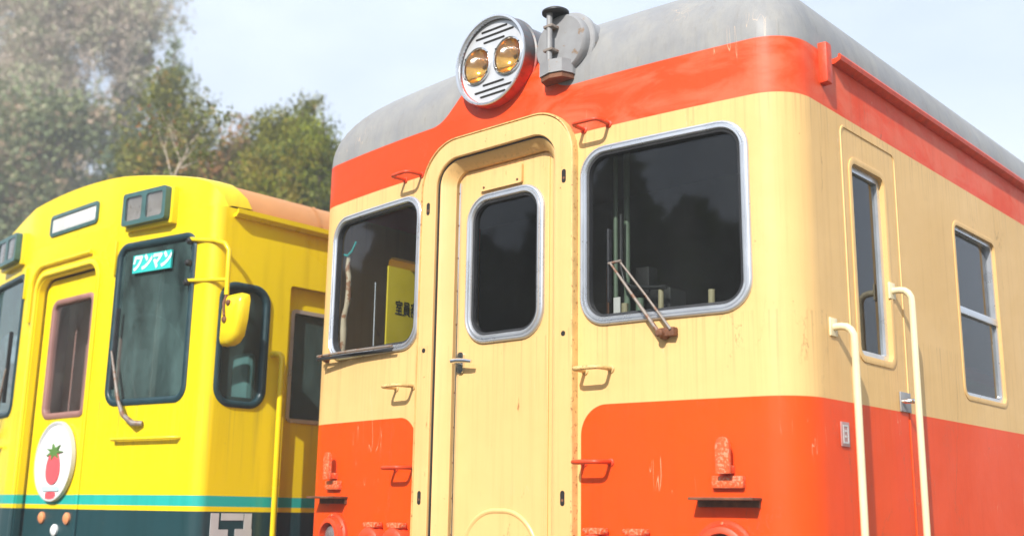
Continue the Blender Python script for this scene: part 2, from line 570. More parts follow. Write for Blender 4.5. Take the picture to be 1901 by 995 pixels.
def rrect(x0, x1, z0, z1, r, n=8, r2=None):
    """rounded rectangle, counter-clockwise; r2 = radius of the lower corners if different"""
    rl = r if r2 is None else r2
    pts = []
    for (cx, cz, a0, rr) in ((x1, z1, 0, r), (x0, z1, 90, r), (x0, z0, 180, rl), (x1, z0, 270, rl)):
        ox = cx - rr if cx == x1 else cx + rr
        oz = cz - rr if cz == z1 else cz + rr
        for k in range(n + 1):
            t = R(a0 + 90 * k / n)
            pts.append((ox + rr * math.cos(t), oz + rr * math.sin(t)))
    out = [pts[0]]
    for p in pts[1:]:
        if math.hypot(p[0] - out[-1][0], p[1] - out[-1][1]) > 1e-6:
            out.append(p)
    if math.hypot(out[0][0] - out[-1][0], out[0][1] - out[-1][1]) < 1e-6:
        out.pop()
    return out


def arch(hw, z0, z1, r, n=12):
    """open-bottom door arch from (-hw,z0) up and over to (hw,z0)"""
    pts = [(-hw, z0)]
    for k in range(n + 1):
        t = R(180 - 90 * k / n)
        pts.append((-hw + r + r * math.cos(t), z1 - r + r * math.sin(t)))
    for k in range(n + 1):
        t = R(90 - 90 * k / n)
        pts.append((hw - r + r * math.cos(t), z1 - r + r * math.sin(t)))
    pts.append((hw, z0))
    return pts


def subdiv(poly, step, closed=True):
    out = []
    n = len(poly)
    for i in range(n if closed else n - 1):
        a, b = poly[i], poly[(i + 1) % n]
        k = max(1, int(math.hypot(b[0] - a[0], b[1] - a[1]) / step))
        for j in range(k):
            out.append((a[0] + (b[0] - a[0]) * j / k, a[1] + (b[1] - a[1]) * j / k))
    if not closed:
        out.append(poly[-1])
    return out


def sweep(path, prof, mapf, closed=True):
    """sweep a profile [(outward offset, height)] along a 2D path, mapped to 3D by mapf(a, b, height)"""
    n = len(path)
    mb = MB()
    vs = []
    for i, p in enumerate(path):
        a = path[(i - 1) % n] if (closed or i > 0) else p
        b = path[(i + 1) % n] if (closed or i < n - 1) else p
        t = Vector((b[0] - a[0], b[1] - a[1])).normalized()
        nrm = Vector((t.y, -t.x))
        for o, h in prof:
            vs.append(mapf(p[0] + nrm.x * o, p[1] + nrm.y * o, h))
    m = len(prof)
    fs = []
    for i in range(n if closed else n - 1):
        j = (i + 1) % n
        for k in range(m - 1):
            fs.append((i * m + k, i * m + k + 1, j * m + k + 1, j * m + k))
    if not closed:
        fs.append(tuple(range(m)))
        fs.append(tuple((n - 1) * m + k for k in reversed(range(m))))
    mb.add(vs, fs)
    return mb


def cut(me, cutter_mb):
    """boolean difference of a mesh and a set of prisms"""
    a = bpy.data.objects.new('tmp_a', me)
    b = bpy.data.objects.new('tmp_b', cutter_mb.mesh('tmp_cut'))
    COL.objects.link(a)
    COL.objects.link(b)
    md = a.modifiers.new('b', 'BOOLEAN')
    md.operation = 'DIFFERENCE'
    md.solver = 'EXACT'
    md.object = b
    dg = bpy.context.evaluated_depsgraph_get()
    res = bpy.data.meshes.new_from_object(a.evaluated_get(dg))
    bpy.data.objects.remove(a)
    bpy.data.objects.remove(b)
    return res


def thing(name, label, cat, loc=(0, 0, 0), group=None):
    o = bpy.data.objects.new(name, None)
    o.empty_display_size = 0.3
    COL.objects.link(o)
    o.location = loc
    o['label'] = label
    o['category'] = cat
    if group:
        o['group'] = group
    return o


def structure(o):
    o['kind'] = 'structure'
    return o


def text_mesh(body, size, shear=0.0, offset=0.0, depth=0.001, mirror=False):
    cu = bpy.data.curves.new('lettering', 'FONT')
    cu.body = body
    cu.size = size
    cu.shear = shear
    cu.offset = offset
    cu.extrude = depth
    cu.align_x = 'CENTER'
    cu.align_y = 'CENTER'
    o = bpy.data.objects.new('tmp_text', cu)
    COL.objects.link(o)
    dg = bpy.context.evaluated_depsgraph_get()
    me = bpy.data.meshes.new_from_object(o.evaluated_get(dg))
    bpy.data.objects.remove(o)
    if mirror:
        for v in me.vertices:
            v.co.x = -v.co.x
        me.flip_normals()
    return me


# ------------------------------------------------------------------ ground and track
gp = G('gravel_yard')
c = gp.coords()
n1 = gp.noise(c, 0.6, 6)
n2 = gp.noise(c, 22, 5, 0.7)
gp.pbr(gp.mix(gp.rng(n2, 0.3, 0.7), (0.10, 0.085, 0.065), gp.mix(n1, (0.22, 0.19, 0.15), (0.13, 0.14, 0.07))), 0.9, 0, gp.bump(n2, 0.6, 0.03))
mb = MB()
mb.add([(-900, -900, -0.2), (900, -900, -0.2), (900, 900, -0.2), (-900, 900, -0.2)], [(0, 1, 2, 3)])
structure(mb.build('ground', gp.m, None, 0))
TRACKS = (0.0, -3.39)
for tx in TRACKS:
    for s in (-1, 1):
        mb = MB()
        mb.prism([(tx + s * 0.535 + a, b) for a, b in ((-0.06, -0.14), (0.06, -0.14), (0.06, -0.125), (0.01, -0.11), (0.01, -0.04), (0.033, -0.03), (0.033, 0.0), (-0.033, 0.0), (-0.033, -0.03), (-0.01, -0.04), (-0.01, -0.11), (-0.06, -0.125))], 'y', -25, 40)
        structure(mb.build('rail', M['steel'], None, 20))
    mb = MB()
    for k in range(60):
        y = -18 + k * 0.75
        mb.box(tx - 1.0, tx + 1.0, y, y + 0.2, -0.215, -0.142)
    structure(mb.build('sleepers', M['bogie'], None, 0))


# ================================================================== ORANGE RAILCAR
LEN = 20.0
HW = 1.40


def fy(x):
    return KF * x * x


def ring_outline(wd, dy, cr, nf=64, nc=16, rear=LEN):
    """plan outline (left rear -> front -> right rear) for half-width wd, set back dy, corner size cr"""
    xs = wd - cr
    right = []
    sl = 2 * KF * xs
    P0 = Vector((xs, fy(xs) + dy))
    P3 = Vector((wd, fy(xs) + dy + cr * 1.15))
    T0 = Vector((1, sl)).normalized()
    P1 = P0 + T0 * cr * 0.58
    P2 = P3 - Vector((0, 1)) * cr * 0.62
    for k in range(1, nc + 1):
        t = k / nc
        p = P0 * (1 - t) ** 3 + P1 * 3 * t * (1 - t) ** 2 + P2 * 3 * t * t * (1 - t) + P3 * t ** 3
        right.append((p.x, p.y))
    right.append((wd, rear))
    front = [(-xs + 2 * xs * k / nf, fy(-xs + 2 * xs * k / nf) + dy) for k in range(nf + 1)]
    left = [(-x, y) for x, y in reversed(right)]
    return left + front + right


def shell(out, thick, z0, z1):
    """hollow open-ended wall solid following a plan outline"""
    n = len(out)
    inn = []
    for i, p in enumerate(out):
        a, b = out[max(i - 1, 0)], out[min(i + 1, n - 1)]
        t = Vector((b[0] - a[0], b[1] - a[1])).normalized()
        inn.append((p[0] - t.y * thick, p[1] + t.x * thick))
    vs = [(x, y, z0) for x, y in out] + [(x, y, z1) for x, y in out] + [(x, y, z0) for x, y in inn] + [(x, y, z1) for x, y in inn]
    fs = []
    for i in range(n - 1):
        fs.append((i, i + 1, n + i + 1, n + i))
        fs.append((2 * n + i + 1, 2 * n + i, 3 * n + i, 3 * n + i + 1))
        fs.append((n + i, n + i + 1, 3 * n + i + 1, 3 * n + i))
        fs.append((i + 1, i, 2 * n + i, 2 * n + i + 1))
    fs.append((0, n, 3 * n, 2 * n))
    e = n - 1
    fs.append((e, 2 * n + e, 3 * n + e, n + e))
    mb = MB()
    mb.add(vs, fs)
    return mb


car = thing('orange_railcar', 'old vermilion and cream diesel railcar with grey roof, filling the right foreground', 'railcar')

WIN = (0.497, 1.207, 2.352, 3.064)      # front window hole: |x| from, to, z from, to
SIDE_WINS = [(1.66, 2.22)] + [(2.98 + k * 1.0, 3.66 + k * 1.0) for k in range(8)]
body_me = shell(ring_outline(HW, 0, 0.155), 0.045, 0.92, ZC).mesh('body_shell')
cm = MB()
for s in (-1, 1):
    a, b = sorted((s * WIN[0], s * WIN[1]))
    cm.prism(rrect(a, b, WIN[2], WIN[3], 0.10), 'y', -0.3, 0.27)
cm.prism(arch(0.37, 0.5, 3.21, 0.15), 'y', -0.3, 0.25)
body_me = cut(body_me, cm)
cm = MB()
for s in (-1, 1):
    x0, x1 = (1.2, 1.6) if s > 0 else (-1.6, -1.2)
    cm.prism(rrect(0.575, 0.90, 2.20, 3.0, 0.045, 5), 'x', x0, x1)
    for (a, b) in SIDE_WINS:
        cm.prism(rrect(a, b, 2.14, 2.97, 0.05, 5), 'x', x0, x1)
body_me = cut(body_me, cm)
link('body_shell', body_me, M['orange'], car, 25)

# roof: rings shrinking towards the crown
mb = MB()
rings = []
for D in (0.0, 0.004, 0.012, 0.025, 0.045, 0.07, 0.10, 0.14, 0.19, 0.25, 0.33, 0.43, 0.55, 0.70, 0.88, 1.08, 1.25, 1.36):
    u = 1 - D / 1.4
    h = 0.49 * (1 - u ** 4) ** (1 / 2.2)
    wd = HW - D
    crn = min(0.155 + 0.45 * D, wd * 0.8)
    rings.append((ring_outline(wd, D * 0.95, crn), ZC + 0.0002 + h))
n = len(rings[0][0])
vs = [(x, y, z) for ol, z in rings for x, y in ol]
fs = []
for i in range(len(rings) - 1):
    for k in range(n - 1):
        fs.append((i * n + k, i * n + k + 1, (i + 1) * n + k + 1, (i + 1) * n + k))
e = (len(rings) - 1) * n
fs.append(tuple(e + k for k in range(n)))
mb.add(vs, fs)
mb.build('roof', M['orange'], car, 40)


def fmap(a, b, h):
    """front surface: a = x, b = z, h = height proud of the sheet"""
    sl = 2 * KF * a
    l = math.sqrt(1 + sl * sl)
    return (a + sl * h / l, fy(a) - h / l, b)


def smap(a, b, h):
    return (HW + h, a, b)


GASKET = [(0.020, -0.004), (0.020, 0.006), (0.016, 0.013), (0.011, 0.014), (0.007, 0.009), (0.003, 0.009), (-0.001, 0.016), (-0.008, 0.016), (-0.013, 0.010), (-0.016, -0.012)]
SEAL = [(-0.0155, -0.02), (-0.0155, 0.006), (-0.024, 0.004), (-0.026, -0.02)]


def gasket(name, path, mapf, parent, prof=GASKET, mat='alu', seal=True, k=1.0):
    p = [(o * k, h * k) for o, h in prof]
    o = sweep(subdiv(path, 0.06), p, mapf).build(name, M[mat], parent, 50)
    if seal:
        sweep(subdiv(path, 0.06), [(a * k, h * k) for a, h in SEAL], mapf).build('rubber_seal', M['rubber'], o, 50)
    return o


# front windows
for s in (-1, 1):
    a, b = sorted((s * WIN[0], s * WIN[1]))
    path = rrect(a, b, WIN[2], WIN[3], 0.10)
    fr = gasket('front_window', path, fmap, car)
    ya, yb = fy(a), fy(b)
    mb = MB()
    hp = rrect(a - 0.002, b + 0.002, WIN[2] - 0.002, WIN[3] + 0.002, 0.10)
    mb.add([(x, ya + (yb - ya) * (x - a) / (b - a) + 0.012, z) for x, z in hp], [tuple(range(len(hp)))])
    mb.build('pane', M['glass'], fr, 0)

# gangway door surround: raised ring, reveal, recessed leaf
ring_path = arch(0.405, 0.92, 3.240, 0.175)
mb = sweep(subdiv(ring_path, 0.08, False), [(0.038, 0.020), (0.042, 0.016), (0.042, -0.05), (-0.048, -0.05), (-0.048, 0.016), (-0.044, 0.020), (0.038, 0.020)], lambda a, b, h: (a, -h, b), False)
ringo = mb.build('door_surround', M['cream'], car, 40)
bead = sweep(subdiv(arch(0.4555, 0.92, 3.2905, 0.215), 0.08, False), [(0.004, -0.03), (0.004, 0.019), (0.001, 0.024), (-0.004, 0.022), (-0.007, 0.014), (-0.007, -0.03), (0.004, -0.03)], lambda a, b, h: (a, -h, b), False)
bead.build('edge_bead', M['rustbead'], ringo, 40)
# black strip just inside the ring, standing in for the gap's deep shadow
gap = sweep(subdiv(arch(0.3615, 0.92, 3.1965, 0.132), 0.08, False), [(0.006, -0.06), (0.006, 0.004), (-0.0012, 0.004), (-0.0012, -0.06), (0.006, -0.06)], lambda a, b, h: (a, -h, b), False)
gap.build('gap_shade_strip', M['rubber'], ringo, 40)
# inner reveal frame
rev = sweep(subdiv(arch(0.324, 0.92, 3.176, 0.10), 0.08, False), [(-0.031, -0.10), (-0.031, -0.002), (-0.024, 0.004), (-0.014, 0.000), (0.020, -0.046), (0.026, -0.052), (0.026, -0.10), (-0.031, -0.10)], lambda a, b, h: (a, -h, b), False)
rev.build('inner_jamb', M['cream'], ringo, 40)
for (bz, kind) in ((2.98, 'slot'), (2.312, 'hole'), (1.656, 'slot')):
    for s in (-1, 1):
        mb = MB()
        cx = s * 0.411
        hh = 0.030 if kind == 'slot' else 0.011
        out = rrect(cx - 0.011, cx + 0.011, bz - hh, bz + hh, 0.0108, 6)
        mb.prism(out, 'y', -0.0208, -0.010)
        so_ = mb.build('bolt_' + kind, M['dark'], ringo, 40)
        if kind == 'slot':
            mb = MB()
            mb.lathe([(0.006, 0), (0.006, 0.004)], cx, bz - 0.008, 10, -0.0212)
            mb.build('bolt_head', M['rust'], so_, 40)

# door leaf
LY = 0.070
leaf = MB()
leaf.prism(arch(0.296, 0.94, 3.146, 0.035, 5), 'y', LY, LY + 0.035)
leaf_me = leaf.mesh('door')
cm = MB()
dw = rrect(-0.212, 0.212, 2.350, 2.998, 0.105)
cm.prism(dw, 'y', 0, 0.3)
leaf_me = cut(leaf_me, cm)
door = link('door', leaf_me, M['cream'], car, 30)


def dmap(a, b, h):
    return (a, LY - h, b)


gasket('window_frame', dw, dmap, door, k=1.1)
mb = MB()
mb.add([(x, LY + 0.012, z) for x, z in dw], [tuple(range(len(dw)))])
mb.build('pane', M['glassdoor'], door, 0)
# cover plate over the window
mb = MB()
mb.prism(rrect(-0.15, 0.105, 3.032, 3.122, 0.008, 3), 'y', LY - 0.014, LY + 0.002)
pl = mb.build('cover_plate', M['cream'], door, 30)
for bx_ in (-0.125, 0.08):
    mb = MB()
    mb.lathe([(0.006, 0), (0.0045, -0.004)], bx_, 3.048, 10, LY - 0.014)
    mb.build('bolt_head', M['rust'], pl, 40)
# hinge strip along the left edge, with screws, and the panel seam at the right
mb = MB()
mb.bbox(-0.292, -0.278, LY - 0.010, LY + 0.001, 0.96, 3.10, 0.003)
hs = mb.build('hinge_strip', M['chrome'], door, 30)
for k in range(11):
    mb = MB()
    mb.lathe([(0.0042, 0), (0.003, -0.003)], -0.285, 1.5 + k * 0.155, 8, LY - 0.010)
    mb.build('screw', M['rust'], hs, 40)
mb = MB()
mb.bbox(0.252, 0.262, LY - 0.006, LY + 0.001, 0.96, 3.12, 0.002)
mb.build('edge_strip', M['cream'], door, 30)
# pressed round panel at the bottom of the leaf
prof = [(0.0, 0.0)]
path = rrect(-0.225, 0.205, 1.0, 1.605, 0.19, 12, 0.05)
sweep(subdiv(path, 0.05), [(0.010, 0.0), (0.005, 0.006), (-0.004, 0.007), (-0.012, 0.0)], dmap).build('pressed_panel', M['cream'], door, 60)
# handle
mb = MB()
mb.prism(rrect(-0.272, -0.236, 2.205, 2.300, 0.014, 5), 'y', LY - 0.012, LY + 0.001)
hd = mb.build('handle', M['chrome'], door, 30)
mb = MB()
mb.lathe([(0.013, 0), (0.013, -0.038), (0.009, -0.042)], -0.254, 2.256, 14, LY - 0.012)
mb.build('spindle', M['chrome'], hd, 40)
mb = MB()
mb.tube([(-0.268, LY - 0.050, 2.256), (-0.23, LY - 0.052, 2.257), (-0.18, LY - 0.052, 2.252), (-0.150, LY - 0.046, 2.247)], [0.012, 0.011, 0.010, 0.008], 10)
mb.build('lever', M['chrome'], hd, 50)

# foot and hand steps on the front
def step_mesh():
    mb = MB()
    wst, p = 0.062, 0.092
    pts = [(-wst, 0.012, 0.002), (-wst, -p + 0.02, 0.0), (-wst + 0.006, -p + 0.006, 0.0), (-wst + 0.02, -p, 0.0), (wst - 0.02, -p, 0.0), (wst - 0.006, -p + 0.006, 0.0), (wst, -p + 0.02, 0.0), (wst, 0.012, 0.002)]
    mb.tube(pts, 0.0088, 8)
    return mb.mesh('step')


stm = {}
for key in ('red', 'creamiron'):
    stm[key] = step_mesh()
for (sx, sz, key) in ((0.555, 3.172, 'red'), (-0.560, 3.172, 'red'), (0.560, 2.155, 'creamiron'), (-0.570, 2.158, 'creamiron'), (0.556, 1.793, 'red'), (-0.552, 1.788, 'red')):
    o = link('step', stm[key], M[key], car, 60)
    o.location = (sx, fy(sx), sz)
    o.rotation_euler = (0, 0, math.atan(2 * KF * sx))
    for q in (-0.062, 0.062):
        mb = MB()
        mb.lathe([(0.016, 0.004), (0.016, -0.004), (0.012, -0.006)], q, 0, 12, 0)
        mb.build('mounting_pad', M[key], o, 40)

# lamp irons, ledges, tail lamps and jumper sockets on the red lower panels
for s in (-1, 1):
    cx = s * 1.112
    y0 = fy(1.11)
    br = thing_part = bpy.data.objects.new('lamp_iron', None)
    COL.objects.link(br)
    br.parent = car
    br.location = (cx, y0, 0)
    br.rotation_euler = (0, 0, s * math.atan(2 * KF * 1.11))
    mb = MB()
    prof = [(-0.027, 1.745), (0.027, 1.745), (0.027, 1.845), (0.020, 1.866), (0.008, 1.874), (-0.008, 1.874), (-0.020, 1.866), (-0.027, 1.845)]
    mb.prism(prof, 'y', -0.055, -0.040)
    mb.bbox(-0.024, 0.024, -0.042, 0.01, 1.746, 1.775, 0.004)
    mb.build('upright', M['redchip'], br, 30)
    mb = MB()
    mb.bbox(-0.060, 0.062, -0.022, 0.01, 1.694, 1.738, 0.006)
    mb.build('base', M['redchip'], br, 30)
    lg = MB()
    lg.bbox(-0.125, 0.122, -0.085, 0.012, 1.652, 1.662, 0.003)
    lg.box(-0.120, 0.117, -0.010, 0.012, 1.628, 1.652)
    lo = lg.build('ledge', M['rust'], car, 30)
    lo.location = (cx, y0, 0)
    lo.rotation_euler = br.rotation_euler
    # tail lamp
    tx, tz = s * 1.09, 1.468
    tl = MB()
    tl.lathe([(0.115, 0.02), (0.115, -0.012), (0.105, -0.020), (0.098, -0.020), (0.092, -0.040), (0.078, -0.046), (0.070, -0.046), (0.066, -0.02), (0.066, 0.0)], 0, 0, 40, 0)
    to = tl.build('tail_lamp', M['red'], car, 30)
    to.location = (tx, fy(tx), tz)
    to.rotation_euler = br.rotation_euler
    tl = MB()
    tl.lathe([(0.066, -0.012), (0.05, -0.028), (0.025, -0.036), (0.002, -0.038)], 0, 0, 32, 0)
    tl.build('lens', M['tail'], to, 60)
    for k in range(6):
        t = R(30 + 60 * k)
        tl = MB()
        tl.lathe([(0.007, 0), (0.006, -0.006)], 0.105 * math.cos(t), 0.105 * math.sin(t), 8, -0.020)
        tl.build('screw', M['redchip'], to, 40)
    # two jumper sockets whose tops show at the bottom edge
    for q, jx in enumerate((0.565, 0.745)):
        js = MB()
        js.lathe([(0.080, 0.02), (0.080, -0.03), (0.070, -0.055), (0.055, -0.065), (0.030, -0.067)], 0, 0, 28, 0)
        jo = js.build('jumper_socket', M['red'], car, 30)
        jo.location = (s * jx, fy(jx), 1.452)
        js = MB()
        js.bbox(-0.03, 0.05, -0.055, -0.01, 0.070, 0.094, 0.004)
        js.tube([(-0.05, -0.035, 0.084), (0.06, -0.035, 0.084)], 0.008, 8)
        js.build('hinge', M['redchip'], jo, 40)

# twin headlight drum
HL = (0.0, -0.052, 3.603)
hl = MB()
hl.lathe([(0.196, 0.028), (0.200, 0.004), (0.204, -0.004), (0.211, -0.006), (0.216, 0.0), (0.217, 0.055), (0.214, 0.062), (0.214, 0.068), (0.222, 0.072), (0.222, 0.082), (0.212, 0.088), (0.208, 0.14), (0.212, 0.26), (0.225, 0.42)], HL[0], HL[2], 64, HL[1], caps=False)
hlo = hl.build('headlight_drum', M['drum'], car, 30)
fp = MB()
fp.prism([(0.197 * math.cos(2 * math.pi * k / 64), HL[2] + 0.197 * math.sin(2 * math.pi * k / 64)) for k in range(64)], 'y', HL[1] + 0.020, HL[1] + 0.030)
fpm = fp.mesh('face_plate')
cm = MB()
for s in (-1, 1):
    cm.prism([(s * 0.096 + 0.082 * math.cos(2 * math.pi * k / 48), HL[2] + 0.082 * math.sin(2 * math.pi * k / 48)) for k in range(48)], 'y', -0.2, 0.2)
fpm = cut(fpm, cm)
M['faceplate'] = plain('silver_lamp_plate', (0.62, 0.63, 0.65), 0.35, 0.35, 0.08, 10, 0.04)
fpo = link('face_plate', fpm, M['faceplate'], hlo, 30)
rim = sweep([(0.208 * math.cos(2 * math.pi * k / 72), HL[2] + 0.208 * math.sin(2 * math.pi * k / 72)) for k in range(72)], [(0.007, 0.002), (0.005, 0.008), (-0.003, 0.009), (-0.008, 0.002), (-0.010, -0.02)], lambda a, b, h: (a, HL[1] - h, b))
rim.build('rim', M['alu'], hlo, 50)
for (lx0, lx1, lz) in ((-0.075, 0.085, 0.158), (-0.110, 0.125, 0.132), (-0.060, 0.070, 0.104), (-0.060, 0.070, -0.104), (-0.110, 0.120, -0.132), (-0.075, 0.080, -0.158)):
    mb = MB()
    mb.prism(rrect(lx0, lx1, HL[2] + lz - 0.0038, HL[2] + lz + 0.0038, 0.0036, 4), 'y', HL[1] + 0.0165, HL[1] + 0.022)
    mb.build('cooling_slot', M['dark'], fpo, 30)
for s in (-1, 1):
    cx = HL[0] + s * 0.096
    mb = MB()
    mb.lathe([(0.089, 0.020), (0.089, 0.010), (0.083, 0.006), (0.079, 0.012), (0.079, 0.03)], cx, HL[2], 40, HL[1], caps=False)
    lo = mb.build('lamp', M['chrome'], hlo, 30)
    # reflector bowl
    mb = MB()
    vs, fs = [], []
    N, K = 36, 9
    for i in range(K):
        r = 0.080 * (1 - i / K)
        yy = HL[1] + 0.022 + 0.055 * (1 - (r / 0.080) ** 2)
        for k in range(N):
            t = 2 * math.pi * k / N
            vs.append((cx + r * math.cos(t), yy, HL[2] + r * math.sin(t)))
    vs.append((cx, HL[1] + 0.077, HL[2]))
    for i in range(K - 1):
        for k in range(N):
            fs.append((i * N + k, i * N + (k + 1) % N, (i + 1) * N + (k + 1) % N, (i + 1) * N + k))
    for k in range(N):
        fs.append(((K - 1) * N + k, (K - 1) * N + (k + 1) % N, K * N))
    mb.add(vs, fs)
    mb.build('reflector', M['reflector'], lo, 80)
    mb = MB()
    mb.lathe([(0.080, 0.018), (0.072, 0.008), (0.054, 0.000), (0.028, -0.005), (0.0005, -0.007)], cx, HL[2], 40, HL[1], caps=False)
    mb.build('lens', M['lens'], lo, 80)
    for t in (35, 145, 215, 325):
        mb = MB()
        mb.lathe([(0.005, 0), (0.004, -0.004)], cx + 0.084 * math.cos(R(t)), HL[2] + 0.084 * math.sin(R(t)), 8, HL[1] + 0.009)
        mb.build('lug', M['dark'], lo, 40)

# round grey ventilator drum with pipe, foot box and black cap
VX, VZ = 0.375, 3.588
vd = MB()
vd.lathe([(0.128, -0.012), (0.134, -0.006), (0.138, 0.004), (0.138, 0.030), (0.154, 0.034), (0.158, 0.040), (0.158, 0.058), (0.154, 0.064), (0.148, 0.066), (0.146, 0.16), (0.155, 0.34), (0.17, 0.46)], VX, VZ, 56, 0)
vo = vd.build('ventilator_drum', M['grey'], car, 30)
mb = MB()
mb.tube([(VX - 0.028, -0.045, VZ - 0.10), (VX - 0.028, -0.045, VZ + 0.145)], 0.0135, 12)
mb.build('pipe', M['grey'], vo, 50)
for dz in (-0.035, 0.075):
    mb = MB()
    mb.bbox(VX - 0.052, VX - 0.002, -0.060, -0.008, VZ + dz - 0.006, VZ + dz + 0.006, 0.002)
    mb.build('pipe_clamp', M['rustwiper'], vo, 30)
mb = MB()
bxp = [(VX - 0.090, -0.005), (VX - 0.075, -0.055), (VX - 0.01, -0.072), (VX + 0.05, -0.055), (VX + 0.070, -0.005), (VX + 0.070, 0.08), (VX - 0.090, 0.08)]
mb.prism(bxp, 'z', VZ - 0.150, VZ - 0.090)
fo = mb.build('foot_box', M['grey'], vo, 20)
mb = MB()
mb.prism([(VX - 0.010 + (x - VX + 0.01) * 0.93, y * 0.93 + 0.002) for x, y in bxp], 'z', VZ - 0.172, VZ - 0.1495)
mb.build('hood_lining', M['rust'], fo, 20)
mb = MB()
vs, fs = [], []
CAPP = [(0.012, 0.140), (0.052, 0.136), (0.060, 0.141), (0.060, 0.149), (0.045, 0.158), (0.02, 0.161)]
for r, dz in CAPP:
    for k in range(24):
        t = 2 * math.pi * k / 24
        vs.append((VX - 0.015 + r * math.cos(t), -0.020 + r * math.sin(t), VZ + dz))
for i in range(len(CAPP) - 1):
    for k in range(24):
        fs.append((i * 24 + k, i * 24 + (k + 1) % 24, (i + 1) * 24 + (k + 1) % 24, (i + 1) * 24 + k))
fs += [tuple(range(24)), tuple(5 * 24 + k for k in range(24))]
mb.add(vs, fs)
mb.build('cap', M['black'], vo, 50)

# windscreen wipers
wr = bpy.data.objects.new('wiper', None)
COL.objects.link(wr)
wr.parent = car
px, pz = 0.868, 2.272
mb = MB()
mb.lathe([(0.022, 0.0), (0.022, -0.02), (0.016, -0.03), (0.016, -0.05), (0.010, -0.056)], px, pz, 16, fy(px))
mb.bbox(px - 0.015, px + 0.055, fy(px) - 0.03, fy(px) + 0.002, pz - 0.012, pz + 0.022, 0.005)
mb.build('pivot', M['rust'], wr, 40)
ex, ez = 0.652, 2.570
mb = MB()
mb.tube([(px, fy(px) - 0.045, pz), ((px + ex) / 2, fy(px) - 0.055, (pz + ez) / 2), (ex, fy(ex) - 0.045, ez)], [0.009, 0.0065, 0.005], 8)
mb.build('arm', M['rustwiper'], wr, 50)
mb = MB()
mb.tube([(px + 0.042, fy(px) - 0.030, pz + 0.012), ((px + ex) / 2 + 0.042, fy(px) - 0.040, (pz + ez) / 2 + 0.008), (ex + 0.040, fy(ex) - 0.040, ez + 0.006)], [0.0065, 0.005, 0.0045], 8)
mb.tube([(ex - 0.01, fy(ex) - 0.043, ez), (ex + 0.05, fy(ex) - 0.040, ez + 0.004)], 0.006, 8)
mb.build('arm', M['rustwiper'], wr, 50)
mb = MB()
mb.bbox(ex - 0.020, ex - 0.011, fy(ex) - 0.040, fy(ex) - 0.018, ez - 0.155, ez + 0.145, 0.003)
mb.build('blade', M['rubber'], wr, 30)
wl = bpy.data.objects.new('wiper', None)
COL.objects.link(wl)
wl.parent = car
mb = MB()
mb.tube([(-1.265, fy(1.26) - 0.050, 2.362), (-0.95, fy(0.95) - 0.056, 2.357), (-0.62, fy(0.62) - 0.050, 2.352)], [0.006, 0.008, 0.006], 8)
mb.build('arm', M['rustwiper'], wl, 50)
mb = MB()
mb.bbox(-1.235, -0.66, 0.010, 0.026, 2.334, 2.350, 0.003)
mb.build('blade', M['rubber'], wl, 30)
mb = MB()
mb.lathe([(0.020, 0.0), (0.020, -0.02), (0.014, -0.03), (0.014, -0.056), (0.008, -0.060)], -1.235, 2.352, 16, fy(1.235))
mb.build('pivot', M['rust'], wl, 40)

# --- right side: crew door, rails, windows, gutter
sd_ = MB()
path = rrect(0.505, 1.015, 0.98, 3.125, 0.035, 4)
sweep(subdiv(path, 0.12), [(0.006, 0.0), (0.004, 0.004), (-0.004, 0.004), (-0.006, 0.0)], smap).build('door_outline', M['orange'], car, 60)
mb = MB()
mb.bbox(1.401, 1.4075, 0.92, 1.02, 2.02, 2.10, 0.002)
lk = mb.build('door_lock', M['grey'], car, 30)
mb = MB()
mb.tube([(1.40, 0.935, 2.06), (1.445, 0.935, 2.06), (1.452, 0.945, 2.06), (1.452, 1.005, 2.055)], [0.010, 0.010, 0.010, 0.008], 10)
mb.build('handle', M['chrome'], lk, 50)
fr = gasket('crew_door_window', rrect(0.575, 0.90, 2.20, 3.0, 0.045, 5), smap, car, [(0.014, -0.005), (0.014, 0.004), (0.002, 0.006), (-0.012, 0.003), (-0.012, -0.035)], 'orange', False)
mb = MB()
p2 = rrect(0.590, 0.885, 2.215, 2.985, 0.03, 4)
sweep(subdiv(p2, 0.1), [(0.004, -0.040), (0.004, -0.018), (-0.022, -0.018), (-0.022, -0.040)], smap).build('sash', M['alu'], fr, 30)
mb.add([(HW - 0.030, y, z) for y, z in p2], [tuple(range(len(p2)))])
mb.build('pane', M['glass'], fr, 0)
for (a, b) in SIDE_WINS:
    z0, z1 = 2.14, 2.97
    fr = gasket('side_window', rrect(a, b, z0, z1, 0.05, 5), smap, car, [(0.010, -0.005), (0.010, 0.003), (0.002, 0.005), (-0.012, 0.003), (-0.012, -0.035)], 'orange', False)
    p2 = rrect(a + 0.012, b - 0.012, z0 + 0.012, z1 - 0.012, 0.04, 4)
    sweep(subdiv(p2, 0.1), [(0.002, -0.040), (0.002, -0.012), (-0.018, -0.012), (-0.018, -0.040)], smap).build('frame', M['alu'], fr, 30)
    mb = MB()
    mb.bbox(HW - 0.042, HW - 0.008, a + 0.014, b - 0.014, 2.538, 2.572, 0.004)
    mb.build('meeting_rail', M['alu'], fr, 30)
    for (q0, q1, dx) in ((z0 + 0.02, 2.545, 0.024), (2.565, z1 - 0.02, 0.034)):
        mb = MB()
        mb.add([(HW - dx, y, z) for y, z in ((a + 0.02, q0), (b - 0.02, q0), (b - 0.02, q1), (a + 0.02, q1))], [(0, 1, 2, 3)])
        mb.build('pane', M['glass'], fr, 0)
